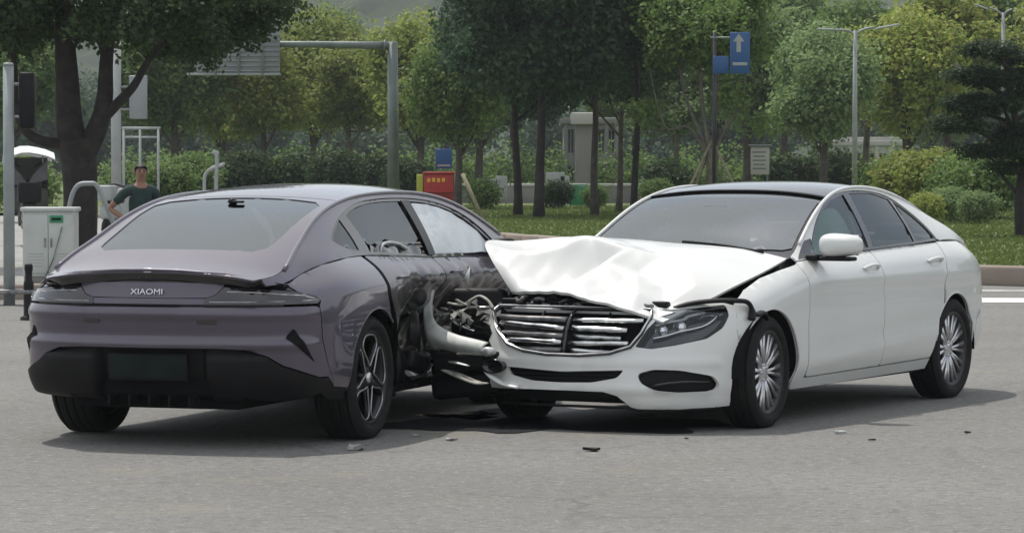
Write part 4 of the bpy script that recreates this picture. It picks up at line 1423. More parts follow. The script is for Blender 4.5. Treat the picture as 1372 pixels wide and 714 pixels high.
        # bumper-corner air vent
        vt = low.pts([('r', .785, .672), ('x', -.735, .475), ('r', .745, .615)])
        add(root, 'air_vent', panel(low, roundc(vt, .02), .02, .003, .0, sgn=sgn), M['dark'])

    # ---- tail
    U = low.U

    def both(L):
        """left-hand outline from the centre outwards and back, mirrored into a full-width one: L runs from the left edge to the centre"""
        a = low.pts(L)
        m = a[::-1].copy()
        m[:, 0] = 2 * U - m[:, 0]
        return np.concatenate([a, m])
    upper = low.pts([('x', -.56, .345), ('x', -.632, .455), ('x', -.682, .60), ('x', -.692, .775), ('x', -.715, .786), ('r', .74, .786), ('r', .40, .786), ('r', .0, .786)])
    lower = low.pts([('r', 0, .560), ('r', .40, .560), ('r', .56, .552), ('r', .66, .520), ('r', .74, .465), ('x', -.765, .415), ('x', -.70, .395), ('x', -.625, .395)])
    mir = lambda a: np.stack([2 * U - a[::-1, 0], a[::-1, 1]], 1)
    bump = np.concatenate([upper, mir(upper)[1:], mir(lower), lower[1:]])
    add(root, 'rear_bumper', panel(low, bump, .017, 0, .03), W)
    # thin black line and lamp strip, badge panel
    ln = both([('r', .74, .787), ('r', .4, .787), ('r', 0, .787)])
    lt = both([('r', .74, .798), ('r', .4, .798), ('r', 0, .798)])
    add(root, 'lamp_groove', panel(low, np.concatenate([ln, lt[::-1]]), .02, -.004, 0), M['gloss'])
    s0, s1 = both([('r', .33, .800), ('r', 0, .800)]), both([('r', .335, .831), ('r', 0, .831)])
    add(root, 'light_strip', panel(low, np.concatenate([s0, s1[::-1]]), .02, .0, .012), W)
    b0, b1 = both([('r', .335, .834), ('r', 0, .834)]), both([('r', .425, .898), ('r', .385, .848), ('r', .36, .836)])
    bp = np.concatenate([both([('r', .445, .912), ('r', 0, .912)])[::-1], both([('r', .395, .848), ('r', .345, .836), ('r', 0, .834)])[0:0]])
    lo_ = both([('r', .425, .895), ('r', .385, .850), ('r', .34, .836), ('r', .17, .834), ('r', 0, .834)])
    add(root, 'badge_panel', panel(low, np.concatenate([lo_, both([('r', .43, .915), ('r', 0, .915)])[::-1]]), .02, .001, .01), W)
    # dark recess under the spoiler lip
    r0 = both([('x', -.72, .855), ('r', .74, .880), ('r', .60, .893), ('r', .43, .902), ('r', 0, .902)])
    r1 = both([('x', -.70, .905), ('r', .70, .928), ('r', .56, .945), ('r', .30, .966), ('r', 0, .975)])
    add(root, 'spoiler_underside', panel(low, np.concatenate([r0, r1[::-1]]), .025, -.006, 0), M['gloss'])
    # the lip itself
    ys = np.linspace(.745, -.745, 41)
    tpr = 1 - .85 * sstep(np.abs(ys), .55, .745)
    zl = np.interp(np.abs(ys), [0, .18, .44, .63, .74, .80], [.987, .984, .966, .934, .908, .884])
    xl = np.interp(np.abs(ys), [0, .33, .56, .70, .76, .80], [-1.052, -1.032, -.978, -.885, -.81, -.72])
    P = np.stack([xl, ys, zl], 1)
    add(root, 'spoiler_lip', tube(P, .011 * tpr + .002, 8, flat=.7), W)
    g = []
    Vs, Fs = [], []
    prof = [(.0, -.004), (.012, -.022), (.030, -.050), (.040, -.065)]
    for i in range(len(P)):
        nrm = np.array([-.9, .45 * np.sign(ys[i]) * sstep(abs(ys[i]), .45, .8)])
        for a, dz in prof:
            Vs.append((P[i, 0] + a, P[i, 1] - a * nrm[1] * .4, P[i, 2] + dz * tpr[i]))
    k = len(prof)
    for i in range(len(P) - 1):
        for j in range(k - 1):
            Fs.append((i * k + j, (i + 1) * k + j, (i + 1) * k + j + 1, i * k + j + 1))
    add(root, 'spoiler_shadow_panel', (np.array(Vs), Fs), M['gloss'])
    me = text_mesh('XIAOMI', .050, M['badge'], .002, 'badge')
    o = link('badge_lettering', me, root, label='silver letters XIAOMI')
    p = low.map(low.pts([('r', 0, .866)]))[0]
    o.location = (p[0] - .010, p[1], p[2])
    o.rotation_euler = (rad(90 - 9), 0, rad(-90))
    o.scale = (1.12, .88, 1)
    # emblem on the lip centre
    b = bmesh.new()
    rbox(b, (-1.045, -.005, .984), (.016, .05, .026), .006)
    link('emblem', bm_mesh('emblem', b, M['badge']), root)
    # reflectors let into the recess
    for y in (.345, -.345):
        c = low.pts([('r', y + .055 * np.sign(y), .690), ('r', y - .055 * np.sign(y), .690), ('r', y - .055 * np.sign(y), .716), ('r', y + .055 * np.sign(y), .716)])
        add(root, 'rear_reflector', panel(low, roundc(c, .008), .02, .004, .008), M['smoke'])
    # black lower bumper with two pods and the number-plate bay
    lowb = np.concatenate([low.pts([('x', -.628, .388), ('x', -.70, .388), ('x', -.77, .408), ('r', .735, .458), ('r', .66, .512), ('r', .56, .545), ('r', .40, .553), ('r', 0, .553)])])
    lowe = low.pts([('r', 0, .235), ('r', .45, .235), ('r', .62, .245), ('x', -.74, .285), ('x', -.66, .31)])
    lb = np.concatenate([lowb, mir(lowb)[1:], mir(lowe), lowe[1:]])

    def podf(V2, P3):
        y, z = np.abs(P3[:, 1]), P3[:, 2]
        pod = sstep(y, .305, .345)
        return -.075 * (1 - pod) + pod * (.012 - .05 * sstep(z, .50, .555) - .05 * sstep(-z, -.30, -.22))
    add(root, 'diffuser', panel(low, lb, .018, 0, .02, offf=podf), M['black'])
    pl = bmesh.new()
    rbox(pl, (-1.005, .015, .450), (.010, .475, .150), .004, ry=-.10)
    link('plate_holder', bm_mesh('plate_holder', pl, M['black']), root)
    pl = bmesh.new()
    rbox(pl, (-1.012, .015, .452), (.006, .440, .130), .002, ry=-.10)
    link('number_plate', bm_mesh('number_plate', pl, M['plate']), root)
    for k in range(5):
        y = -.24 + .12 * k
        b = bmesh.new()
        rbox(b, (-.955, y, .265), (.14, .008, .06), .003)
        link('diffuser_fin', bm_mesh('diffuser_fin', b, M['black']), root)

    # ---- roof, screens, deck, bonnet
    def band(x0, x1, f, n=24):
        xs = np.linspace(x0, x1, n)
        e = top.e(xs) * (f if np.isscalar(f) else np.interp(xs, [x1, x0] if x0 > x1 else [x0, x1], f))
        return np.concatenate([np.stack([xs, e], 1), np.stack([xs, -e], 1)[::-1]])
    add(root, 'roof', panel(top, band(1.98, .42, .985), .04, 0, .012), W)
    rw_xs = np.linspace(.30, -.62, 14)
    f_ = np.interp(rw_xs, [-.62, -.45, .0, .30], [.74, .80, .88, .90])
    edge_r = np.stack([rw_xs, top.e(rw_xs) * f_], 1)
    ta = [(.30 + .07 * (1 - (y / .52) ** 2), y) for y in np.linspace(-.46, .46, 9)]
    ba = [(-.62 - .05 * (1 - (y / .5) ** 2), y) for y in np.linspace(.45, -.45, 9)]
    rw = np.concatenate([ta, edge_r[1:-1], ba, (edge_r[1:-1] * (1, -1))[::-1]])
    hx = np.linspace(.41, -1.025, 40)
    dk_ = np.concatenate([np.stack([hx, top.e(hx) * .985], 1), [(-1.052, y) for y in np.linspace(.33, -.33, 7)], np.stack([hx, -top.e(hx) * .985], 1)[::-1]])
    add(root, 'tailgate', panel(top, dk_, .03, 0, .012, holes=[rw]), W)
    add(root, 'rear_window', panel(top, rw, .04, -.005, 0), M['shield2'])
    b = bmesh.new()
    rbox(b, (.235, 0.03, 1.352), (.075, .05, .03), .012, seg=2, taper=(.6, .6))
    rbox(b, (.205, -.02, 1.345), (.03, .07, .014), .006)
    link('antenna', bm_mesh('antenna', b, M['black']), root)
    ws = band(2.05, 3.12, .95)
    add(root, 'windscreen', panel(top, ws, .05, -.004, 0), M['shield'])
    add(root, 'screen_frit', panel(top, band(1.99, 3.18, .992), .05, -.010, 0, holes=[ws]), M['gloss'])
    hood = Top([(3.1, 1.02), (3.25, .992), (3.5, .935), (3.75, .835), (3.86, .74)], [(3.1, .965), (3.25, .945), (3.5, .87), (3.75, .775), (3.86, .70)], [(3.1, .80), (3.25, .79), (3.5, .76), (3.75, .68), (3.86, .60)], 2.5)
    hx = np.linspace(3.14, 3.80, 14)
    add(root, 'hood', panel(hood, np.concatenate([np.stack([hx, hood.e(hx) * .99], 1), np.stack([hx, -hood.e(hx) * .99], 1)[::-1]]), .05, 0, .02), W)
    cx_ = np.linspace(2.55, 3.14, 8)
    # front bumper
    fb = low.pts([('x', 3.44, .33), ('x', 3.49, .60), ('x', 3.49, .785), ('f', .68, .735), ('f', 0, .70)])
    fbm = fb[::-1][1:] * (-1, 1)
    fbl = low.pts([('f', 0, .19), ('f', .6, .19)])
    add(root, 'front_bumper', panel(low, np.concatenate([fb, fbm, fbl[::-1] * (-1, 1), fbl[1:]]), .05, 0, .03), W)
    for s in (1, -1):
        hl = low.pts([('f', .55, .66), ('f', .70, .66), ('x', 3.50, .70), ('x', 3.46, .76), ('f', .70, .73), ('f', .58, .71)])
        add(root, 'headlight', panel(low, hl, .04, .004, .01, sgn=s), M['smoke'])

    # ---- floor, cabin
    b = bmesh.new()
    rbox(b, (1.5, 0, .23), (2.05, 1.50, .05), .01)
    rbox(b, (1.5, .05, .24), (4.6, 1.0, .06), .01)
    rbox(b, (-.62, 0, .38), (.60, 1.15, .22), .05)
    rbox(b, (3.4, 0, .50), (.7, 1.1, .4), .05)
    rbox(b, (2.75, .02, .65), (.06, 1.4, .6), .02)
    rbox(b, (.10, 0, .78), (.10, 1.3, .40), .03)
    link('underbody', bm_mesh('underbody', b, M['dark']), root)
    b = bmesh.new()
    rbox(b, (2.55, .02, .87), (.50, 1.36, .18), .06, seg=3)
    link('dashboard', bm_mesh('dashboard', b, M['seat']), root)
    steering_wheel(root, (2.20, .37, .90), rad(-24))
    for y in (.37, -.33):
        car_seat(root, 1.75, y, M['seat'], z=.27)
    b = bmesh.new()
    rbox(b, (.80, 0, .42), (.50, 1.22, .20), .06, seg=3)
    rbox(b, (.46, 0, .74), (.16, 1.22, .60), .06, ry=-.4, seg=3)
    for y in (.38, -.38):
        rbox(b, (.36, y, 1.06), (.10, .25, .14), .04, seg=3)
    rbox(b, (.02, 0, .98), (.62, 1.16, .03), .01, ry=.03)
    link('rear_bench', bm_mesh('rear_bench', b, M['seat']), root)
    add(root, 'roof_lining', panel(top, band(1.98, .42, .95), .12, -.05, 0), M['seat'])

    # ---- torn skin hanging between the wheel and the white car's nose
    r4 = np.random.default_rng(77)
    for cx, cz, w, h, sd in ((.80, .40, .34, .34, 1), (1.08, .58, .22, .26, 2), (1.20, .40, .20, .30, 3), (.95, .72, .40, .12, 4)):
        n_ = 9
        aa = np.linspace(0, 2 * math.pi, 14, endpoint=False)
        out = [(cx + math.cos(t) * w / 2 * r4.uniform(.65, 1.15), cz + math.sin(t) * h / 2 * r4.uniform(.65, 1.15)) for t in aa]
        class Flat:
            def map(self, P, s=sd):
                q = np.stack([P[:, 0], 0 * P[:, 0], P[:, 1]], 1)
                y = -.80 + .035 * facets(q, 80 + s, 5) + .012 * facets(q, 90 + s, 12)
                return np.stack([P[:, 0], y, P[:, 1]], 1)

            def normal(self, P):
                return np.tile((0, -1.0, 0), (len(P), 1))
        add(root, 'torn_panel', panel(Flat(), np.array(out), .02, 0, .004), M['shade_painted'], label='torn flap of purple body skin')
    b = bmesh.new()
    for k in range(5):
        rbox(b, (1.0 + .16 * k + .03 * r4.normal(), -.80 + .02 * r4.normal(), .30 + .1 * r4.random()), (.16, .10, .12), .03, rz=r4.normal() * .3, ry=r4.normal() * .3)
    link('sill_wreckage', bm_mesh('sill_wreckage', b, M['black']), root)

    # ---- wheels
    for x, y, sg, st in ((0, .815, 1, 0), (0, -.815, -1, 0), (WB, .79, 1, rad(-3)), (WB, -.66, -1, rad(-10))):
        w = make_wheel(root, (x, y, WR - .006), WR, .255, .262, spokes_petal, M['graphite'], sg, st)
        add(w, 'rim_edge', join(petal_edges(.262, .1275)), M['alloy_dim'])
        V, F = lathe([(.001, .1275 * .80), (.028, .1275 * .80), (.032, .1275 * .70)], 20)
        add(w, 'hub_cap', (V, F), M['alloy'])
    return root
# ================================================================== THE PLACE
F_PX = 4500.0
HAZE = .0003
def wx(px, d):
    return (px - 686) / F_PX * d
def wz(v, d):
    return 1.58 - d * math.tan((v - 357) / F_PX + (357 - 216.6) / F_PX)

def fast(name, V, F, m, smooth=False):
    """mesh from arrays; F is (n,3) or (n,4)"""
    V, F = np.asarray(V, np.float32), np.asarray(F, np.int32)
    me = bpy.data.meshes.new(name)
    me.vertices.add(len(V))
    me.vertices.foreach_set('co', V.ravel())
    me.loops.add(F.size)
    me.loops.foreach_set('vertex_index', F.ravel())
    me.polygons.add(len(F))
    me.polygons.foreach_set('loop_start', np.arange(0, F.size, F.shape[1], dtype=np.int32))
    me.polygons.foreach_set('loop_total', np.full(len(F), F.shape[1], np.int32))
    if smooth:
        me.polygons.foreach_set('use_smooth', np.ones(len(F), bool))
    me.materials.append(m)
    me.update(calc_edges=True)
    return me

def leaf_mat(name, a, b, trans=0.5):
    m = bpy.data.materials.new(name)
    m.use_nodes = True
    nt = m.node_tree
    pb = nt.nodes['Principled BSDF']
    out = [n for n in nt.nodes if n.type == 'OUTPUT_MATERIAL'][0]
    g = nt.nodes.new('ShaderNodeNewGeometry')
    mx = nt.nodes.new('ShaderNodeMix')
    mx.data_type = 'RGBA'
    mx.inputs['A'].default_value = (*a, 1)
    mx.inputs['B'].default_value = (*b, 1)
    nt.links.new(g.outputs['Random Per Island'], mx.inputs['Factor'])
    oi = nt.nodes.new('ShaderNodeObjectInfo')
    hs = nt.nodes.new('ShaderNodeHueSaturation')
    mr = nt.nodes.new('ShaderNodeMapRange')
    mr.inputs['To Min'].default_value = .8
    mr.inputs['To Max'].default_value = 1.2
    nt.links.new(oi.outputs['Random'], mr.inputs['Value'])
    nt.links.new(mr.outputs['Result'], hs.inputs['Value'])
    nt.links.new(mx.outputs['Result'], hs.inputs['Color'])
    nt.links.new(hs.outputs['Color'], pb.inputs['Base Color'])
    pb.inputs['Roughness'].default_value = .55
    pb.inputs['Specular IOR Level'].default_value = .3
    tl = nt.nodes.new('ShaderNodeBsdfTranslucent')
    nt.links.new(hs.outputs['Color'], tl.inputs['Color'])
    ms = nt.nodes.new('ShaderNodeMixShader')
    ms.inputs[0].default_value = trans
    nt.links.new(pb.outputs[0], ms.inputs[1])
    nt.links.new(tl.outputs[0], ms.inputs[2])
    nt.links.new(ms.outputs[0], out.inputs['Surface'])
    return m

M['leaf_dark'] = leaf_mat('leaf_dark_green', (.026, .054, .020), (.062, .102, .036))
M['leaf_blue'] = leaf_mat('leaf_deep_green', (.028, .062, .032), (.060, .108, .052))
M['leaf_mid'] = leaf_mat('leaf_mid_green', (0.097, 0.174, 0.049), (0.202, 0.290, 0.087))
M['leaf_olive'] = leaf_mat('leaf_olive', (0.172, 0.228, 0.055), (0.324, 0.359, 0.103))
M['leaf_lime'] = leaf_mat('leaf_yellow_green', (0.184, 0.270, 0.049), (0.360, 0.360, 0.106))
M['leaf_grey'] = leaf_mat('leaf_grey_green', (0.131, 0.207, 0.083), (0.241, 0.324, 0.138))
M['needle'] = leaf_mat('pine_needles', (.026, .056, .026), (.062, .105, .045))
M['bark_dark'] = mat('bark_dark', (.016, .013, .012), .9, noise=(7, (.035, .030, .026), .4, .7), bump=(24, .6))
M['bark'] = mat('bark_grey', (.055, .048, .040), .9, noise=(6, (.10, .09, .075), .4, .7), bump=(22, .6))
M['bark_pale'] = mat('bark_pale', (.15, .135, .105), .9, noise=(6, (.08, .07, .055), .4, .7), bump=(22, .5))

def leaves(seed, blobs, size, dens, m, name='crown', flat=.6, stretch=1.5):
    """blobs: (x,y,z,rx,ry,rz); small folded leaf cards spread through each clump, thicker near its skin"""
    r = np.random.default_rng(seed)
    P, N = [], []
    for (x, y, z, a, b, c) in blobs:
        n = int(dens * (a * b + b * c + a * c) / 3 * 12)
        d = r.normal(size=(n, 3))
        d /= np.linalg.norm(d, axis=1, keepdims=True)
        # uneven skin
        w = 1 + .28 * np.sin(d @ r.normal(size=3) * 4 + r.uniform(0, 6)) + .18 * np.sin(d @ r.normal(size=3) * 8 + r.uniform(0, 6))
        rr = r.uniform(0, 1, n) ** .42 * w
        P.append(np.array([x, y, z]) + d * rr[:, None] * (a, b, c))
        N.append(d * .7 + r.normal(size=(n, 3)) * .75 + (0, 0, flat))
    P, N = np.concatenate(P), np.concatenate(N)
    n = len(P)
    N /= np.linalg.norm(N, axis=1, keepdims=True)
    t = np.cross(N, r.normal(size=(n, 3)))
    t /= np.linalg.norm(t, axis=1, keepdims=True) + 1e-9
    s = np.cross(N, t)
    L = size * r.uniform(.6, 1.35, n)[:, None]
    A = P + t * L * stretch * .5
    B = P + s * L * .5 + N * L * .12
    C = P - t * L * stretch * .5
    D = P - s * L * .5 + N * L * .12
    V = np.stack([A, B, C, D], 1).reshape(-1, 3)
    i = np.arange(n)[:, None] * 4
    F = np.concatenate([i + (0, 1, 2), i + (0, 2, 3)], 1).reshape(-1, 3)
    return fast(name, V, F, m)

def blobs_ell(seed, n, W, H, z0, r0, r1, y=1.0, cx=0, flatten=.8):
    """clumps inside an ellipsoid of width W and height H whose underside is at z0"""
    r = np.random.default_rng(seed)
    out = []
    for k in range(n):
        d = r.normal(size=3)
        d /= np.linalg.norm(d)
        q = r.uniform(.25, 1) ** .5
        a = r.uniform(r0, r1)
        out.append((cx + d[0] * q * max(W / 2 - a, .1), d[1] * q * max(W / 2 * y - a, .1), z0 + H / 2 + d[2] * q * max(H / 2 - a * flatten, .1), a, a, a * flatten))
    return out

def trunk_mesh(seed, h, r0, blobs, m, lean=0.0, nlimb=7, wob=.10, fork=.45):
    r = np.random.default_rng(seed)
    zs = np.linspace(-.15, h, 9)
    path = np.stack([lean * zs / h + wob * np.sin(zs * 1.3 + r.uniform(0, 6)) * zs / h, wob * np.sin(zs * 1.1 + r.uniform(0, 6)) * zs / h, zs], 1)
    rad_ = r0 * np.interp(zs, [-.15, .05, .5, h], [1.35, 1.12, 1.0, .45])
    parts = [tube(path, rad_, 9)]
    ix = r.permutation(len(blobs))[:nlimb]
    for k in ix:
        b = np.array(blobs[k][:3])
        zst = h * r.uniform(fork, .95)
        p0 = np.array([np.interp(zst, zs, path[:, 0]), np.interp(zst, zs, path[:, 1]), zst])
        mid = p0 * .5 + b * .5 + (0, 0, -.12 * np.linalg.norm(b - p0)) + r.normal(size=3) * .08
        pp = crv([p0, mid, b], 5)
        parts.append(tube(pp, np.linspace(r0 * .42, r0 * .10, len(pp)), 6))
    return mesh('trunk', *join(parts), m)

TREES = {}
def tree_kind(key, seed, h, r0, blobs, size, dens, leaf, bark, **kw):
    TREES[key] = (trunk_mesh(seed, h, r0, blobs, M[bark], **kw), leaves(seed + 1, blobs, size, dens, M[leaf]))

def tree(key, px, d, label, s=1.0, rz=0.0, group='trees along the park edge', name='tree', z=0.06, sz=None, mats=None, leaf=None):
    o = thing(name, label, 'tree', (wx(px, d), d, z), rz, group)
    o.scale = (s, s, sz or s)
    tm, cm = TREES[key]
    link('trunk', tm, o)
    c = link('crown', cm, o)
    if leaf:                                  # the same crown in another foliage colour
        c.material_slots[0].link = 'OBJECT'
        c.material_slots[0].material = M[leaf]
    return o

# ------------------------------------------------------------------ ground, kerbs, lawn
def ground_material():
    m = bpy.data.materials.new('asphalt')
    m.use_nodes = True
    nt = m.node_tree
    b = nt.nodes['Principled BSDF']
    b.inputs['Roughness'].default_value = .88
    b.inputs['Specular IOR Level'].default_value = .25
    tc = nt.nodes.new('ShaderNodeTexCoord')
    def noise(scale, det, ro=.6):
        n = nt.nodes.new('ShaderNodeTexNoise')
        n.inputs['Scale'].default_value = scale
        n.inputs['Detail'].default_value = det
        n.inputs['Roughness'].default_value = ro
        nt.links.new(tc.outputs['Object'], n.inputs['Vector'])
        return n
    def mix(fac, A, B, lo, hi, blend='MIX', amt=1.0):
        r = nt.nodes.new('ShaderNodeMapRange')
        r.inputs['From Min'].default_value = lo
        r.inputs['From Max'].default_value = hi
        r.inputs['To Max'].default_value = amt
        nt.links.new(fac, r.inputs['Value'])
        x = nt.nodes.new('ShaderNodeMix')
        x.data_type = 'RGBA'
        x.blend_type = blend
        nt.links.new(r.outputs['Result'], x.inputs['Factor'])
        for k, c in (('A', A), ('B', B)):
            if isinstance(c, tuple):
                x.inputs[k].default_value = (*c, 1)
            else:
                nt.links.new(c, x.inputs[k])
        return x.outputs['Result']
    base = mix(noise(.35, 5).outputs['Fac'], (.165, .163, .157), (.212, .209, .201), .35, .65)
    base = mix(noise(13, 3, .75).outputs['Fac'], base, (.115, .113, .108), .50, .66, amt=.75)
    base = mix(noise(19, 3, .75).outputs['Fac'], base, (.36, .355, .34), .55, .70, amt=.65)
    base = mix(noise(70, 3, .7).outputs['Fac'], base, (.095, .093, .088), .52, .75, amt=.75)
    base = mix(noise(120, 2, .7).outputs['Fac'], base, (.38, .375, .36), .60, .78, amt=.7)
    v = nt.nodes.new('ShaderNodeTexVoronoi')
    v.inputs['Scale'].default_value = 45
    nt.links.new(tc.outputs['Object'], v.inputs['Vector'])
    base = mix(v.outputs['Distance'], (.085, .083, .079), base, .02, .30)
    # faint ochre wear patches
    base = mix(noise(.8, 4).outputs['Fac'], base, (.24, .222, .155), .60, .74, amt=.45)
    base = mix(noise(2.2, 6, .7).outputs['Fac'], base, (.12, .118, .112), .60, .72, amt=.45)
    cv = nt.nodes.new('ShaderNodeTexVoronoi')
    cv.feature = 'DISTANCE_TO_EDGE'
    cv.inputs['Scale'].default_value = .42
    wv = nt.nodes.new('ShaderNodeMix')
    wv.data_type = 'RGBA'
    wv.blend_type = 'ADD'
    wv.inputs['Factor'].default_value = .55
    nt.links.new(tc.outputs['Object'], wv.inputs['A'])
    nt.links.new(noise(1.6, 5, .7).outputs['Color'], wv.inputs['B'])
    nt.links.new(wv.outputs['Result'], cv.inputs['Vector'])
    ck = nt.nodes.new('ShaderNodeMapRange')
    ck.inputs['From Min'].default_value = .004
    ck.inputs['From Max'].default_value = .014
    ck.inputs['To Min'].default_value = .42
    ck.inputs['To Max'].default_value = 0
    nt.links.new(cv.outputs['Distance'], ck.inputs['Value'])
    cm_ = nt.nodes.new('ShaderNodeMath')
    cm_.operation = 'MULTIPLY'
    nt.links.new(ck.outputs['Result'], cm_.inputs[0])
    r4 = nt.nodes.new('ShaderNodeMapRange')
    r4.inputs['From Min'].default_value = .45
    r4.inputs['From Max'].default_value = .62
    nt.links.new(noise(.25, 3).outputs['Fac'], r4.inputs['Value'])
    nt.links.new(r4.outputs['Result'], cm_.inputs[1])
    xk = nt.nodes.new('ShaderNodeMix')
    xk.data_type = 'RGBA'
    nt.links.new(cm_.outputs[0], xk.inputs['Factor'])
    nt.links.new(base, xk.inputs['A'])
    xk.inputs['B'].default_value = (.06, .058, .055, 1)
    base = xk.outputs['Result']
    nt.links.new(base, b.inputs['Base Color'])
    bp = nt.nodes.new('ShaderNodeBump')
    bp.inputs['Strength'].default_value = .55
    bp.inputs['Distance'].default_value = .008
    nt.links.new(noise(85, 4, .7).outputs['Fac'], bp.inputs['Height'])
    nt.links.new(bp.outputs['Normal'], b.inputs['Normal'])
    return m

M['asphalt'] = ground_material()
M['concrete'] = mat('kerb_concrete', (.27, .225, .19), .9, noise=(1.2, (.19, .16, .135), .4, .7), bump=(40, .3))
M['paving'] = mat('paving', (.30, .295, .28), .9, noise=(.9, (.23, .225, .215), .4, .7), bump=(30, .3))
M['lawn'] = mat('lawn_soil', (.085, .125, .032), .95, noise=(.35, (.115, .140, .045), .4, .65), bump=(14, .7))
M['grass_blade'] = leaf_mat('grass_blade', (.085, .130, .030), (.140, .180, .050), .4)
M['line'] = mat('road_paint', (.72, .72, .70), .8, noise=(3.5, (.40, .40, .39), .52, .72))
M['line_worn'] = mat('worn_road_paint', (.46, .455, .44), .85, noise=(3.5, (.26, .255, .245), .45, .65))
M['post'] = mat('painted_post_grey', (.30, .33, .33), .5, .2, noise=(3, (.22, .25, .25), .4, .7))
M['gantry'] = mat('gantry_green_grey', (.16, .19, .18), .5, .2, noise=(2, (.11, .135, .13), .4, .7))
M['postwhite'] = mat('painted_post_white', (.32, .34, .34), .5, noise=(3, (.25, .27, .27), .45, .7))
M['signblue'] = mat('sign_blue', (.012, .075, .23), .4)
M['signgreen'] = mat('sign_green', (.03, .23, .11), .5)
M['signback'] = mat('sign_back_aluminium', (.27, .29, .30), .5, .4, noise=(1.5, (.20, .22, .23), .4, .7))
M['wall_pale'] = mat('pale_render', (.48, .47, .45), .9, noise=(.5, (.36, .355, .34), .4, .7))
M['wall_grey'] = mat('grey_stone', (.24, .235, .225), .9, noise=(.7, (.17, .165, .16), .4, .7))
M['winglass'] = mat('building_glass', (.03, .04, .045), .12, 0, .3)
M['cabinet'] = mat('cabinet_paint', (.47, .50, .48), .55, noise=(3, (.38, .41, .39), .45, .75))
M['red'] = mat('red_panel', (.42, .030, .022), .55, noise=(1.5, (.30, .02, .018), .4, .7))
M['orange'] = mat('orange_letters', (.85, .42, .05), .5)
M['yellow'] = mat('yellow_panel', (.42, .42, .06), .6)
M['skin'] = mat('skin', (.24, .13, .085), .55)
M['hair'] = mat('hair', (.010, .009, .008), .6)
M['shirt'] = mat('dark_green_shirt', (.010, .028, .026), .85, noise=(9, (.016, .040, .036), .4, .7), bump=(18, .5))
M['trousers'] = mat('dark_trousers', (.02, .022, .028), .85)
M['shoe'] = mat('shoe', (.015, .015, .015), .6)
M['canopy'] = mat('white_canopy', (.72, .74, .74), .7, noise=(6, (.6, .62, .62), .45, .7))
M['wet_shade'] = mat('coolant_and_shade', (.012, .013, .015), .6, 0, 0, .15, noise=(9, (.02, .022, .026), .4, .6), bump=(30, .25))  # near-black so the stain also paints in shade under the cars
M['stake'] = mat('bamboo', (.26, .24, .16), .8, noise=(8, (.19, .17, .11), .4, .7))
M['rock'] = mat('pale_stone', (.36, .35, .31), .9, noise=(4, (.24, .23, .2), .4, .7))

def structure(name, V, F, m, smooth=False):
    o = link(name, mesh(name, V, F, m, smooth))
    o['kind'] = 'structure'
    return o

structure('road', [(-400, -60, 0), (400, -60, 0), (400, 1600, 0), (-400, 1600, 0)], [(0, 1, 2, 3)], M['asphalt'])

def sheet(name, outline, z, m):
    V = [(x, y, z) for x, y in outline]
    return structure(name, V, [tuple(range(len(V)))], m)

# lawn edge: a kerb that swings from the far left behind the cars to the right foreground
edge = crv([(-60, 118), (-30, 104), (-12, 88), (-4, 73), (0.5, 60), (3.0, 50.5), (5.0, 44.6), (6.6, 42.4), (9.5, 41.2), (16, 41), (40, 42)], 6)
lawn_out = np.concatenate([edge, [(300, 44), (300, 420), (-300, 420), (-300, 120)]])
def offset_in(line, w):
    t = np.gradient(line, axis=0)
    t /= np.linalg.norm(t, axis=1, keepdims=True)
    return line + np.stack([-t[:, 1], t[:, 0]], 1) * w
inner = offset_in(edge, .26)
sheet('lawn', np.concatenate([inner, [(300, 44.3), (300, 420), (-300, 420), (-300, 120.3)]]), .20, M['lawn'])
# kerb: separate concrete blocks
V, Fk = [], []
kerb = thing('kerb', 'pale concrete kerb of long blocks edging the lawn', 'kerb', (0, 0, 0))
seg = np.concatenate([[0], np.cumsum(np.linalg.norm(np.diff(edge, axis=0), axis=1))])
pos = np.arange(0, seg[-1], 1.0)
cache = None
for k, s in enumerate(pos[:-1]):
    a = np.array([np.interp(s, seg, edge[:, 0]), np.interp(s, seg, edge[:, 1])])
    b = np.array([np.interp(s + 1.0, seg, edge[:, 0]), np.interp(s + 1.0, seg, edge[:, 1])])
    if not (-13 < a[0] < 13):
        continue
    d = b - a
    c = (a + b) / 2
    if cache is None:
        bm = bmesh.new()
        rbox(bm, (0, .14, .12), (.985, .28, .26), .03)
        cache = bm_mesh('kerb_block', bm, M['concrete'])
    o = link('kerb_block', cache, kerb)
    o.location = (c[0], c[1], .004 * math.sin(k * 2.1))
    o.rotation_euler = (0, 0, math.atan2(d[1], d[0]) + .004 * math.sin(k * 5.3))

# grass blades on the part of the lawn that shows
r = np.random.default_rng(3)
n = 90000
gp = np.stack([r.uniform(-6, 16, n), 42 + 62 * r.uniform(0, 1, n) ** 1.25], 1)
ins = pip(gp, np.concatenate([offset_in(edge, .3), [(300, 44.3), (300, 420), (-300, 420), (-300, 120.3)]]))
ok = ins & (np.abs(gp[:, 0]) < gp[:, 1] * .165 + 1)
gp = gp[ok]
n = len(gp)
h = r.uniform(.03, .065, n)
a = r.uniform(0, 6.28, n)
w = .030
base = np.stack([gp[:, 0], gp[:, 1], np.full(n, .20)], 1)
dx = np.stack([np.cos(a) * w, np.sin(a) * w, 0 * a], 1)
tipv = base + np.stack([r.normal(0, .03, n), r.normal(0, .03, n), h], 1)
V = np.stack([base - dx, base + dx, tipv], 1).reshape(-1, 3)
go = link('grass', fast('grass', V, np.arange(3 * n).reshape(-1, 3), M['grass_blade']))
go['kind'] = 'stuff'

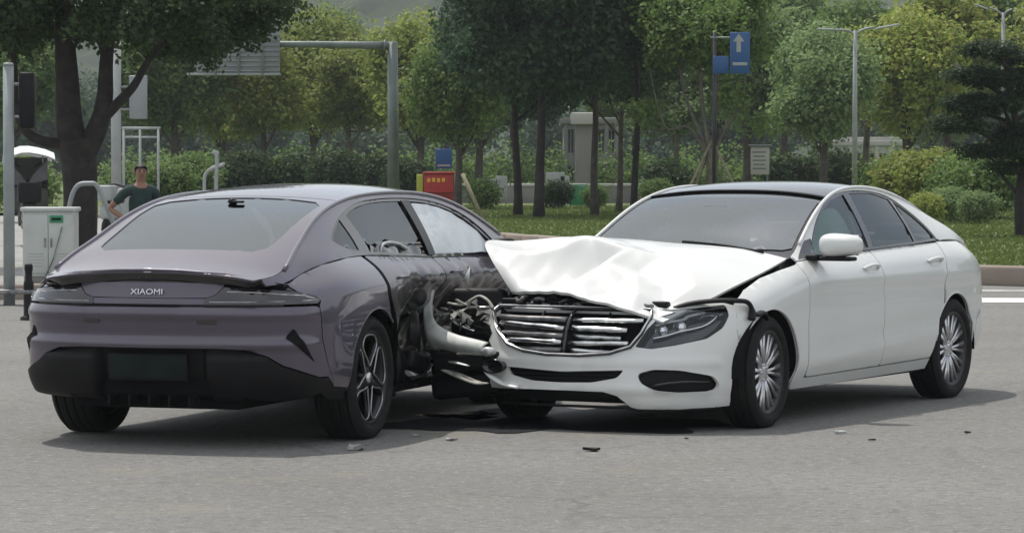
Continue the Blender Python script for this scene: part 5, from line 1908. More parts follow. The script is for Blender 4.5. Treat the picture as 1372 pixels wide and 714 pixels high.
# pavement island on the left, with its own kerb
isl = [(-30, 40.0), (-6.3, 38.4), (-4.6, 39.2), (-3.9, 42.5), (-4.2, 60), (-7, 86), (-30, 100)]
sheet('pavement', isl, .13, M['paving'])
pk = thing('kerb', 'grey kerb along the near edge of the left-hand pavement', 'kerb', (0, 0, 0))
il = crv([(-9, 38.6), (-6.3, 38.35), (-4.6, 39.1), (-3.85, 42.5), (-4.1, 60)], 6)
seg = np.concatenate([[0], np.cumsum(np.linalg.norm(np.diff(il, axis=0), axis=1))])
for s in np.arange(0, seg[-1] - 1, 1.0):
    a = np.array([np.interp(s, seg, il[:, 0]), np.interp(s, seg, il[:, 1])])
    b = np.array([np.interp(s + 1, seg, il[:, 0]), np.interp(s + 1, seg, il[:, 1])])
    o = link('kerb_block', cache, pk)
    o.location = ((a[0] + b[0]) / 2, (a[1] + b[1]) / 2, -.075)
    o.rotation_euler = (0, 0, math.atan2(b[1] - a[1], b[0] - a[0]))

# road paint on the right
sheet('road_marking', [(5.0, 38.9), (9, 38.6), (9, 37.3), (5.0, 37.7)], .004, M['line'])
sheet('road_marking', [(5.2, 41.4), (9, 40.9), (9, 40.5), (5.2, 40.9)], .004, M['line_worn'])

# hills: wooded, far behind
def hill(name, x0, x1, y0, y1, f, m, nx=150, ny=60, seed=1):
    X, Y = np.meshgrid(np.linspace(x0, x1, nx), np.linspace(y0, y1, ny), indexing='ij')
    P = np.stack([X.ravel(), Y.ravel(), 0 * X.ravel()], 1)
    Z = f(X, Y) + (noise3(P, seed, .30, 9) * 2.2 + noise3(P, seed + 1, .8, 9) * 1.4).reshape(X.shape)
    V = np.stack([X, Y, Z], -1).reshape(-1, 3)
    i, j = np.meshgrid(np.arange(nx - 1), np.arange(ny - 1), indexing='ij')
    q = (i * ny + j).ravel()
    o = link(name, fast(name, V, np.stack([q, q + ny, q + ny + 1, q + 1], 1), m, True))
    o['kind'] = 'structure'
    return o
M['hill'] = mat('wooded_hill', (.014, .028, .014), .95, noise=(.16, (.034, .054, .024), .42, .60))
hill('hill', -330, 330, 430, 900, lambda x, y: (sstep(y, 430, 700) * (70 + 16 * np.sin(x * .02 + 1) + 10 * np.sin(x * .05))) - 2, M['hill'], 420, 110)
# far woods below the hill, trees too far to tell apart
bl = []
for k in range(80):
    d = rng.uniform(230, 300)
    bl.append((rng.uniform(-52, 52), d, rng.uniform(1.5, 5.5), rng.uniform(2.2, 4.2), 2.5, rng.uniform(2.4, 4.2)))
wo = link('woods', leaves(400, bl, .32, 22, M['leaf_blue'], 'woods'))
wo['kind'] = 'stuff'
bl = []
for k in range(120):                         # wood carried on out of view, added to darken the cars' side reflections
    a_ = rng.uniform(rad(20), rad(100))
    d = rng.uniform(62, 80)
    bl.append((d * math.sin(a_), 20 + d * math.cos(a_), rng.uniform(1.5, 9), rng.uniform(2.2, 4), rng.uniform(2, 3.5), rng.uniform(2.2, 3.8)))
wo = link('woods', leaves(401, bl, .45, 12, M['leaf_mid'], 'woods'))
wo['kind'] = 'stuff'

# ------------------------------------------------------------------ tree kinds
tree_kind('round', 11, 3.0, .13, blobs_ell(1, 26, 4.2, 4.0, 1.7, .55, 1.0), .090, 144, 'leaf_olive', 'bark')
tree_kind('round2', 12, 3.2, .12, blobs_ell(2, 24, 3.8, 4.6, 1.5, .5, .95), .090, 144, 'leaf_mid', 'bark')
tree_kind('tall', 13, 5.0, .115, blobs_ell(3, 44, 5.2, 6.8, 1.75, .6, 1.2), .090, 148, 'leaf_blue', 'bark_dark', lean=.1)
tree_kind('spread', 14, 4.4, .090, blobs_ell(4, 34, 5.6, 4.0, 2.7, .6, 1.1), .090, 144, 'leaf_lime', 'bark', lean=-.2)
tree_kind('loose', 15, 3.6, .10, blobs_ell(5, 26, 3.8, 4.4, 1.6, .4, .8), .090, 120, 'leaf_grey', 'bark_pale')
tree_kind('bush', 16, .5, .04, blobs_ell(6, 14, 2.2, 1.5, .05, .4, .7), .075, 170, 'leaf_mid', 'bark', fork=.3)

tree_kind('high', 17, 5.6, .085, blobs_ell(7, 30, 4.6, 3.2, 4.1, .5, .95), .090, 140, 'leaf_lime', 'bark_dark', lean=.15, fork=.7)
# back row (behind everything), olive and yellow-green
row = [
    ('round2', 20, 128, 1.35, 'leaf_mid', 'dark green tree showing under the near crown at the far left edge'),
    ('round', 232, 118, 1.25, 'leaf_mid', 'green tree just right of the big forked trunk, below the sign back'),
    ('round', 300, 126, 1.10, 'leaf_olive', 'yellowing round tree below the ribbed sign back'),
    ('round2', 352, 120, 1.12, 'leaf_lime', 'light yellow-green tree left of the gantry mast with several thin stems'),
    ('round', 418, 130, 1.32, 'leaf_olive', 'olive tree with a wide crown under the gantry arm'),
    ('loose', 470, 122, 1.25, 'leaf_olive', 'golden-olive loose tree just left of the gantry mast'),
    ('round', 566, 116, 1.22, 'leaf_olive', 'golden-olive tree just right of the gantry mast'),
    ('round2', 440, 158, 1.45, 'leaf_grey', 'grey-green tree peeking over the gantry arm'),
    ('round', 640, 122, 1.30, 'leaf_mid', 'mid-green tree between the golden tree and the dark tall trees'),
    ('tall', 690, 140, 1.1, 'leaf_dark', 'dark tree far behind the grey double trunk'),
    ('loose', 905, 112, 1.15, 'leaf_grey', 'grey-green small tree left of the staked tree'),
    ('round', 1000, 118, 1.35, 'leaf_grey', 'grey-green tree behind the blue sign'),
    ('round2', 1052, 128, 1.50, 'leaf_grey', 'loose grey-green tree behind the notice board'),
    ('round', 1105, 104, 1.10, 'leaf_grey', 'soft round tree directly behind the double-arm street lamp'),
    ('loose', 1160, 122, 1.45, 'leaf_mid', 'feathery tree behind the street lamp head'),
    ('round', 1212, 112, 1.30, 'leaf_lime', 'light green round tree between the street lamp and the clipped pine'),
    ('round2', 1270, 118, 1.40, 'leaf_lime', 'sunlit yellow-green tree behind the clipped pine'),
    ('round2', 1340, 130, 1.75, 'leaf_mid', 'tall green tree at the right edge above the clipped pine'),
    ('tall', 1090, 165, 1.15, 'leaf_dark', 'tall dark tree rising behind the street lamp'),
    ('tall', 960, 150, 1.20, 'leaf_mid', 'tall green tree behind the staked tree'),
    ('tall', 1250, 170, 1.00, 'leaf_grey', 'brownish green far tree above the light green round trees'),
    ('tall', 850, 150, 1.15, 'leaf_mid', 'bright green crown high above the dark trees in the middle'),
]
row += [
    ('round', -70, 112, 1.30, 'leaf_mid', 'round tree just beyond the left edge of the view'),
    ('tall', -190, 120, 1.10, 'leaf_blue', 'tall dark tree farther out on the left'),
    ('round2', -330, 118, 1.45, 'leaf_lime', 'yellow-green tree far out on the left'),
    ('round', -480, 124, 1.40, 'leaf_grey', 'grey-green tree far out on the left, second from the end'),
    ('tall', -640, 130, 1.15, 'leaf_mid', 'last tall tree of the row on the left'),
    ('round', 1470, 108, 1.40, 'leaf_olive', 'olive tree just beyond the right edge of the view'),
    ('round2', 1600, 114, 1.50, 'leaf_mid', 'green tree farther out on the right'),
    ('tall', 1740, 120, 1.10, 'leaf_blue', 'last tall dark tree of the row on the right'),
]
for i, (k, px, d, s, lf, lab) in enumerate(row):
    tree(k, px, d, lab, s, i * 1.7, leaf=lf, group='trees in the back row of the park', sz=s * (.92 + .16 * ((i * 7) % 5) / 5))

# front row with clear trunks on the lawn
tree('tall', 722, 83, 'tall dark tree with a thick grey trunk in the middle of the lawn', 1.10, .4, group='dark tall trees on the lawn', leaf='leaf_blue', z=.2)
tree('tall', 694, 86, 'tall dark tree with a slim black trunk left of the thick grey one', .98, 2.2, group='dark tall trees on the lawn', leaf='leaf_blue', z=.2)
tree('spread', 797, 86, 'dark tree with a straight black trunk beside the green sign', 1.12, 1.0, group='dark tall trees on the lawn', leaf='leaf_blue', z=.2)
tree('spread', 829, 92, 'dark tree with a slim leaning trunk, middle of the three black trunks', .98, 3.0, group='dark tall trees on the lawn', leaf='leaf_blue', z=.2)
tree('high', 849, 84, 'tall slim tree with a bright yellow-green crown high above the dark ones', 1.05, 5.9, group='dark tall trees on the lawn', z=.2)
tree('round', 613, 98, 'short tree with a thick brown trunk beside the red kiosk', .95, .9, group='dark tall trees on the lawn', leaf='leaf_mid', z=.2)

# the staked tree: several pale stems
def staked_tree():
    d = 82
    o = thing('tree', 'pale multi-stem tree propped by bamboo stakes behind the white roof', 'tree', (wx(952, d), d, .2), 0)
    bl = blobs_ell(31, 30, 4.6, 3.4, 3.0, .4, .85) + [(-1.6, 0, 2.6, .5, .5, .35), (1.3, .2, 2.3, .4, .4, .3), (.5, -.3, 3.0, .5, .5, .4)]
    parts = [tube(crv([(0, 0, -.1), (.02, 0, .8), (.05, 0, 1.7)], 5), np.linspace(.17, .14, 11), 9)]
    for e, r_ in (((-.9, .2, 5.2), .06), ((-.35, .1, 5.6), .075), ((.25, -.1, 5.6), .07), ((1.0, .1, 4.6), .05), ((-1.5, -.2, 3.6), .045)):
        p = crv([(.03, 0, 1.3), (e[0] * .35, e[1] * .3, 2.2), (e[0] * .75, e[1], e[2] * .62), e], 5)
        parts.append(tube(p, np.linspace(r_, r_ * .35, len(p)), 7))
    link('trunk', mesh('trunk', *join(parts), M['bark_pale']), o)
    link('crown', leaves(32, bl, .09, 110, M['leaf_mid']), o)
    for k, (x0, y0) in enumerate(((-.95, -.5), (-.62, .5), (1.0, -.3))):
        s = link('stake', mesh('stake', *tube([(x0, y0, -.1), (.03, 0, 1.9)], .035, 7), M['stake']), o)
staked_tree()

# ------------------------------------------------------------------ big forked tree, left
def big_tree():
    d = 46.0
    o = thing('tree', 'big dark forked tree overhanging the left side above the metal cabinet', 'tree', (wx(106, d), d, .13), 0)
    parts = [tube(crv([(.02, 0, -.2), (0, 0, .3), (.02, 0, .9), (0, 0, 1.5), (-.02, 0, 1.75)], 5), np.interp(np.linspace(0, 1, 21), [0, .12, .5, 1], [.36, .25, .235, .27]), 12)]
    limbs = [([(-.02, 0, 1.45), (-.12, 0, 1.9), (-.16, .0, 2.6), (-.22, .1, 3.4), (-.4, .2, 4.6), (-.5, .2, 6.0)], .23, .06),
             ([(.06, 0, 1.5), (.26, -.05, 1.9), (.36, -.05, 2.3), (.40, -.1, 2.9), (.55, -.1, 3.8), (.8, -.2, 5.2)], .17, .04),
             ([(.30, -.05, 2.0), (.55, -.1, 2.25), (.78, -.1, 2.5), (1.0, -.2, 2.85), (1.5, -.3, 3.4)], .085, .03),
             ([(-.1, 0, 1.70), (-.45, -.1, 1.72), (-.72, -.1, 1.88), (-.85, -.1, 2.25), (-.88, -.1, 2.9), (-1.1, -.2, 3.8)], .085, .03),
             ([(-.2, .05, 2.9), (.15, .2, 3.6), (.3, .4, 4.6)], .10, .03),
             ([(.40, -.1, 2.8), (.28, -.3, 3.4), (.2, -.5, 4.2)], .07, .02)]
    for p, a, b in limbs:
        c = crv(p, 5)
        parts.append(tube(c, np.linspace(a, b, len(c)), 9))
    link('trunk', mesh('trunk', *join(parts), M['bark_dark']), o)
    r = np.random.default_rng(55)
    bl = []
    for k in range(105):
        x = r.uniform(-2.2, 2.75)
        y = r.uniform(-1.6, 1.6)
        floor_ = np.interp(x, [-2.2, -1.0, -.3, .6, 1.4, 2.2, 2.8], [2.75, 2.95, 3.15, 3.05, 2.72, 2.95, 3.5])
        a = r.uniform(.32, .60)
        z = floor_ + a * .5 + r.uniform(0, 1) ** 1.4 * 2.6
        bl.append((x, y, z, a, a, a * .72))
    link('crown', leaves(56, bl, .060, 300, M['leaf_dark']), o)
big_tree()

# ------------------------------------------------------------------ clipped pine, right: flat pads of needles on a bare stem
def pine():
    d = 62.0
    o = thing('tree', 'dark clipped pine with stacked flat pads at the right edge of the lawn', 'tree', (wx(1368, d), d, .2), 0)
    tr = crv([(0, 0, -.1), (-.03, 0, .7), (.03, 0, 1.4), (-.12, 0, 2.2), (-.25, 0, 2.9), (-.3, 0, 3.5)], 5)
    parts = [tube(tr, np.linspace(.11, .04, len(tr)), 9)]
    pads = []
    r = np.random.default_rng(8)
    for cx, z, rx, th in ((-.62, 3.45, .62, .26), (-.25, 3.30, .6, .22), (-.95, 2.98, .72, .26), (-.25, 2.92, .8, .28), (-1.05, 2.52, .66, .26), (-.35, 2.42, .9, .30), (.5, 2.6, .8, .3), (-1.0, 2.08, .72, .26), (-.2, 1.92, .85, .30), (-.70, 1.60, .70, .26), (.35, 1.6, .8, .3), (-.45, 1.28, .45, .18), (.6, 3.2, .7, .3)):
        y = r.normal() * .25
        for k in range(4):
            a = r.uniform(0, 6.28)
            pads.append((cx + .5 * rx * math.cos(a), y + .35 * rx * math.sin(a), z + r.normal() * .025, rx * .58, rx * .58, th * .62))
        p = crv([(-.1, 0, z - .45), ((cx - .1) * .5, y * .5, z - .28), (cx, y, z - .05)], 4)
        parts.append(tube(p, np.linspace(.05, .02, len(p)), 6))
    link('trunk', mesh('trunk', *join(parts), M['bark_dark']), o)
    link('crown', leaves(9, pads, .035, 700, M['needle'], flat=1.6, stretch=2.4), o)
pine()

# ------------------------------------------------------------------ shrubs
hb = []
for i, px in enumerate(range(150, 1400, 12)):
    d = 138 + 3 * math.sin(i * 1.9)
    hb.append((wx(px, d), d, .7 + .35 * math.sin(i * 3.1), 1.0, 1.0, 1.0 + .4 * math.sin(i * 1.3)))
ho = link('hedge', leaves(410, hb, .12, 55, M['leaf_mid'], 'hedge'))
ho['kind'] = 'stuff'
for i, (px, d, s, lf, lab) in enumerate((
        (1185, 92, 1.0, 'leaf_mid', 'green shrub behind the white car roof'),
        (1222, 86, 1.1, 'leaf_lime', 'yellow-green shrub at the left end of the shrub bed'),
        (1255, 84, 1.15, 'leaf_lime', 'tallest yellow-green shrub in the bed beside the pine'),
        (1290, 82, 1.05, 'leaf_mid', 'dark green shrub in the middle of the bed'),
        (1330, 80, 1.15, 'leaf_mid', 'dark green shrub nearest the pine stem'),
        (1272, 76, .55, 'leaf_grey', 'low pale shrub in front of the shrub bed'),
        (1312, 74, .50, 'leaf_grey', 'low pale shrub in front of the pine'),
        (1242, 74, .48, 'leaf_lime', 'low yellowish plant at the white car rear pillar'),
        (250, 100, 1.1, 'leaf_mid', 'dense green bush beyond the man in the dark shirt'),
        (225, 92, .9, 'leaf_mid', 'low green bush just right of the man'),
        (330, 112, 1.2, 'leaf_dark', 'dark bush under the yellow-green tree'),
        (395, 112, 1.2, 'leaf_dark', 'dark bush right of the white metal posts'),
        (455, 110, 1.2, 'leaf_dark', 'dark bush left of the gantry mast foot'),
        (505, 112, 1.1, 'leaf_dark', 'dark bush at the gantry mast foot'),
        (548, 108, 1.0, 'leaf_dark', 'dark bush between the gantry mast and the kiosk'),
        (800, 98, .5, 'leaf_mid', 'low bush at the foot of the green sign'),
        (890, 108, 1.0, 'leaf_dark', 'dark bush behind the white windscreen'),
        (1060, 106, 1.1, 'leaf_dark', 'dark bush below the notice board'),
        (1120, 108, 1.2, 'leaf_dark', 'dark bush at the street lamp foot'),
        (644, 96, .62, 'leaf_mid', 'low bush at the white panels left of the slim black trunk'),
        (748, 98, .58, 'leaf_dark', 'low dark bush right of the thick grey trunk'),
        (880, 100, .6, 'leaf_mid', 'low bush right of the three black trunks'),
        (28, 80, 1.0, 'leaf_mid', 'green bush behind the scooter'))):
    tree('bush', px, d, lab, s, i * 2.3, group='shrubs round the lawn', name='shrub', leaf=lf, z=.18)['category'] = 'shrub'

# thin summer haze, one closed box round the whole scene
hz_m = bpy.data.materials.new('air')
hz_m.use_nodes = True
nt = hz_m.node_tree
nt.nodes.remove(nt.nodes['Principled BSDF'])
pv = nt.nodes.new('ShaderNodeVolumePrincipled')
pv.inputs['Color'].default_value = (.86, .92, 1.0, 1)
pv.inputs['Density'].default_value = HAZE
nt.links.new(pv.outputs[0], [n for n in nt.nodes if n.type == 'OUTPUT_MATERIAL'][0].inputs['Volume'])
bm = bmesh.new()
rbox(bm, (0, 770, 59), (900, 1680, 124), 0)
hz = link('haze', bm_mesh('haze', bm, hz_m, False))
hz['kind'] = 'stuff'
# ------------------------------------------------------------------ street furniture
def prism(bm, outline, y0, y1, mat_index=0):
    pass

def obox(parent, name, c, s, m, r=.01, label=None, **kw):
    bm = bmesh.new()
    rbox(bm, c, s, r, **kw)
    return link(name, bm_mesh(name, bm, M[m] if isinstance(m, str) else m), parent, label)

def otube(parent, name, P, r, m, n=10, label=None, **kw):
    return add(parent, name, tube(P, r, n, **kw), M[m] if isinstance(m, str) else m, label=label)

# gantry with the ribbed back of a big road sign
d = 100
g = thing('sign_gantry', 'grey-green gantry mast with a long arm holding the ribbed back of a road sign', 'gantry', (wx(527, d), d, 0))
zt = wz(62, d)
otube(g, 'mast', [(0, 0, 0), (0, 0, zt * .5), (-.02, 0, zt + .12)], [.19, .17, .15], 'gantry', 14)
otube(g, 'arm', [(.05, 0, zt), (-1.2, 0, zt + .02), (-2.6, 0, zt + .04), (-5.0, 0, zt + .05)], [.13, .115, .10, .09], 'gantry', 12)
otube(g, 'flange', [(-.22, 0, zt), (-.28, 0, zt)], .18, 'gantry', 12)
obox(g, 'base_plate', (0, 0, .03), (.6, .6, .06), 'gantry', .01)
x0, x1 = wx(262, d) - wx(527, d), wx(376, d) - wx(527, d)
sb = bpy.data.objects.new('sign_panel', None)
COL.objects.link(sb)
sb.parent = g
za, zb = wz(99, d), wz(18, d)
obox(sb, 'sheet', ((x0 + x1) / 2, -.15, (za + zb) / 2), (x1 - x0, .03, zb - za), 'signback', .006)
cm = None
for k in range(12):
    z = za + (k + .5) * (zb - za) / 12
    if cm is None:
        bm = bmesh.new()
        rbox(bm, (0, 0, 0), (x1 - x0 - .04, .05, .045), .008)
        cm = bm_mesh('rib', bm, M['signback'])
    o = link('rib', cm, sb)
    o.location = ((x0 + x1) / 2, -.19, z)
for fx in (.25, .52, .80):
    obox(g, 'sign_bracket', (x0 + (x1 - x0) * fx, -.24, (za + zb) / 2), (.07, .06, zb - za + .1), 'gantry', .01)
obox(g, 'lower_rail', ((x0 + x1) / 2 - .1, -.22, za - .03), (x1 - x0 + .25, .08, .07), 'post', .01)

# traffic-signal mast at the far left, seen from behind
d = 37.0
s = thing('traffic_signal', 'light grey mast with the dark back of a signal head at the left edge', 'traffic signal', (wx(12, d), d, .13))
otube(s, 'mast', [(0, 0, -.13), (0, 0, 1.2), (0, 0, wz(88, d) - .13)], [.065, .062, .060], 'post', 14)
otube(s, 'cap', [(0, 0, wz(88, d) - .13), (0, 0, wz(86, d) - .12)], [.066, .05], 'post', 14)
obox(s, 'base_plate', (0, 0, .02), (.34, .34, .05), 'steel', .01)
sh = bpy.data.objects.new('signal_head', None)
COL.objects.link(sh)
sh.parent = s
zc_ = wz(135, d) - .13
obox(sh, 'housing', (.20, .05, zc_), (.17, .14, .62), 'black', .025)
for k in (-1, 0, 1):
    V, F = lathe([(.075, 0), (.08, .14), (.085, .14), (.08, 0)], 16, a0=rad(0), a1=rad(180))
    add(sh, 'visor', (V + (.20, .12, zc_ + .2 * k), F), M['black'])
for k in (-.18, .18):
    obox(s, 'bracket', (.08, .02, zc_ + k), (.14, .03, .03), 'steel', .005)

# second mast behind the trunk, a board on it
d = 70
s = thing('sign_post', 'pale post behind the forked trunk carrying a grey board', 'sign post', (wx(156, d), d, .05))
otube(s, 'post', [(0, 0, 0), (0, 0, wz(40, d))], .105, 'postwhite', 12)
obox(s, 'board', (wx(186, d) - wx(156, d), -.02, (wz(105, d) + wz(163, d)) / 2), (.38, .05, .90), 'signback', .02)
for z in (wz(120, d), wz(150, d)):
    obox(s, 'board_clamp', (.14, -.02, z), (.30, .03, .04), 'steel', .005)

# low gate frame
d = 74
s = thing('barrier_frame', 'thin pale metal gate frame right of the pale post', 'barrier', (wx(188, d), d, .05))
for x in (-.36, .0, .40):
    otube(s, 'upright', [(x, 0, 0), (x, 0, wz(172, d) - .05)], .028, 'postwhite', 8)
otube(s, 'top_rail', [(-.40, 0, wz(172, d) - .05), (.45, 0, wz(172, d) - .05)], .03, 'postwhite', 8)
otube(s, 'lower_rail', [(-.38, 0, wz(184, d) - .05), (.42, 0, wz(184, d) - .05)], .022, 'postwhite', 8)

# bent hoop barrier
d = 41.5
s = thing('hoop_barrier', 'bent grey tubular hoop standing between cabinet and man', 'barrier', (wx(120, d), d, .13))
hx = lambda px: wx(px, d) - wx(120, d)
hz = lambda v: wz(v, d) - .13
otube(s, 'hoop', crv([(hx(90), 0, 0), (hx(91), 0, hz(300)), (hx(95), 0, hz(268)), (hx(104), 0, hz(249)), (hx(120), 0, hz(246)), (hx(130), 0, hz(249)), (hx(141), 0, hz(272)), (hx(154), 0, hz(304)), (hx(172), 0, hz(340)), (hx(188), 0, 0)], 5), .030, 'signback', 10)

# electrical cabinet
d = 39.6
c = thing('utility_cabinet', 'pale grey-green metal cabinet with a small dark plate at the left', 'cabinet', (wx(68, d), d, .13))
wid = wx(103, d) - wx(34, d)
zh = wz(278, d) - .13
obox(c, 'plinth', (0, 0, .05), (wid * .96, .40, .10), 'wall_grey', .01)
obox(c, 'body', (0, 0, .10 + (zh - .14) / 2), (wid, .42, zh - .14), 'cabinet', .012)
obox(c, 'roof', (0, 0, zh - .02), (wid + .05, .48, .05), 'cabinet', .015)
for s_ in (-1, 1):
    dr_ = obox(c, 'door', (s_ * wid * .245, -.215, .10 + (zh - .14) / 2), (wid * .475, .02, zh - .22), 'cabinet', .006)
    obox(dr_, 'handle', (s_ * .035, -.232, zh * .55), (.018, .02, .11), 'steel', .004)
    for k in range(5):
        obox(dr_, 'louvre', (s_ * wid * .245, -.228, .24 + .035 * k), (wid * .30, .012, .014), 'cabinet', .003)
obox(c, 'plate', (wx(79, d) - wx(68, d), -.232, wz(293, d) - .13), (.16, .008, .085), 'signgreen', .003)
obox(c, 'plate_text', (wx(79, d) - wx(68, d), -.238, wz(293, d) - .13), (.11, .004, .03), 'black', .002)
otube(c, 'cable', [(wx(87, d) - wx(68, d), -.24, zh - .22), (wx(74, d) - wx(68, d), -.245, zh - .62), (wx(60, d) - wx(68, d), -.24, .02)], .007, 'steel', 6)

# black bollard
d = 33.5
b = thing('bollard', 'short black bollard with a round base beside the purple car tail', 'bollard', (wx(38, d), d, 0))
V, F = lathe([(.001, .56), (.036, .56), (.042, .54), (.042, .50), (.036, .48), (.036, .40), (.050, .38), (.052, .34), (.052, .05), (.06, .04), (.085, .03), (.09, .0)], 18, axis='z')
add(b, 'post', (V, [f[::-1] for f in F]), M['black'])
V, F = lathe([(.0525, .30), (.054, .30), (.054, .26), (.0525, .26)], 18, axis='z')
add(b, 'band', (V, F), M['steel'])

# white metal posts with bent arms
d = 76
s = thing('metal_posts', 'pair of white bent metal posts with a short crossbar', 'posts', (wx(284, d), d, .1))
hx = lambda px: wx(px, d) - wx(284, d)
hz = lambda v: wz(v, d) - .1
otube(s, 'tall_post', crv([(hx(290), 0, 0), (hx(290), 0, hz(240)), (hx(291), 0, hz(215)), (hx(288), 0, hz(203))], 4), .045, 'postwhite', 8)
otube(s, 'bent_post', crv([(hx(274), 0, 0), (hx(274), 0, hz(245)), (hx(276), 0, hz(233)), (hx(284), 0, hz(226)), (hx(300), 0, hz(221))], 4), .040, 'postwhite', 8)
obox(s, 'sign_tab', (hx(289), 0, hz(205)), (.16, .03, .10), 'postwhite', .01, ry=.5)
obox(s, 'cross_tab', (hx(292), 0, hz(222)), (.34, .03, .07), 'postwhite', .01, ry=-.3)

# electric scooter with rain canopy, and its rider
d = 58
s = thing('scooter', 'dark electric scooter under a white rain canopy behind the signal mast', 'scooter', (wx(38, d), d, .13), rad(100))
for x in (-.55, .55):
    w = bpy.data.objects.new('wheel', None)
    COL.objects.link(w)
    w.parent = s
    w.location = (x, 0, .22)
    V, F = lathe([(.13, -.04), (.20, -.05), (.22, -.02), (.22, .02), (.20, .05), (.13, .04)], 24)
    add(w, 'tyre', (V, F), M['rubber'])
    V, F = lathe([(.02, -.03), (.14, -.035), (.14, .035), (.02, .03)], 16)
    add(w, 'rim', (V, F), M['steel'])
bm = bmesh.new()
rbox(bm, (0, 0, .34), (.75, .26, .12), .04)
rbox(bm, (-.38, 0, .52), (.55, .26, .26), .08, seg=3)
rbox(bm, (.42, 0, .62), (.12, .34, .60), .04, ry=.25, seg=3)
rbox(bm, (.56, 0, .42), (.30, .16, .08), .03, ry=-.3)
link('body', bm_mesh('body', bm, M['gloss']), s)
obox(s, 'seat', (-.36, 0, .70), (.66, .26, .10), 'seat', .04)
otube(s, 'handlebar', crv([(.28, -.34, 1.0), (.34, -.2, 1.02), (.36, 0, 1.0), (.34, .2, 1.02), (.28, .34, 1.0)], 4), .018, 'black', 8)
for y in (-.26, .26):
    otube(s, 'canopy_pole', crv([(.40, y, .85), (.36, y, 1.3), (.2, y, 1.58)], 4), .014, 'steel', 6)
V, Fc = [], []
for i in range(9):
    t = i / 8
    for j in range(7):
        u = j / 6 - .5
        V.append((.62 - 1.45 * t, u * .86, 1.50 + .22 * math.sin(t * 2.3 + .35) - .5 * u * u + .01 * math.sin(9 * u)))
for i in range(8):
    for j in range(6):
        q = (i * 7 + j, i * 7 + j + 1, (i + 1) * 7 + j + 1, (i + 1) * 7 + j)
        Fc.append(q)
V2 = V + [(x, y, z - .02) for x, y, z in V]
F2 = Fc + [tuple(k + 63 for k in q[::-1]) for q in Fc]
add(s, 'canopy', (np.array(V2), F2), M['canopy'])
P = [(.42, -.36, .55), (.42, .36, .55), (.30, .34, 1.52), (.30, -.34, 1.52)]
add(s, 'rain_apron', slab(P, (1, 0, 0), .02), M['gloss'])
obox(s, 'top_box', (-.66, 0, .92), (.36, .40, .34), 'black', .04)

# people ---------------------------------------------------------------
def skin_body(name, J, E, R, m, parent, sub=2):
    me = bpy.data.meshes.new(name)
    me.from_pydata(J, E, [])
    o = bpy.data.objects.new(name, me)
    COL.objects.link(o)
    md = o.modifiers.new('Skin', 'SKIN')
    md.use_smooth_shade = True
    sub_ = o.modifiers.new('Sub', 'SUBSURF')
    sub_.levels = sub_.render_levels = sub
    for i, r in enumerate(R):
        rr = r if isinstance(r, tuple) else (r, r)
        me.skin_vertices[0].data[i].radius = rr
        me.skin_vertices[0].data[i].use_root = (i == 0)
    dg = bpy.context.evaluated_depsgraph_get()
    me2 = bpy.data.meshes.new_from_object(o.evaluated_get(dg))
    bpy.data.objects.remove(o)
    me2.name = name
    me2.materials.clear()
    me2.materials.append(m)
    return me2

def hand_parts(wrist, direction, down, parent):
    pass

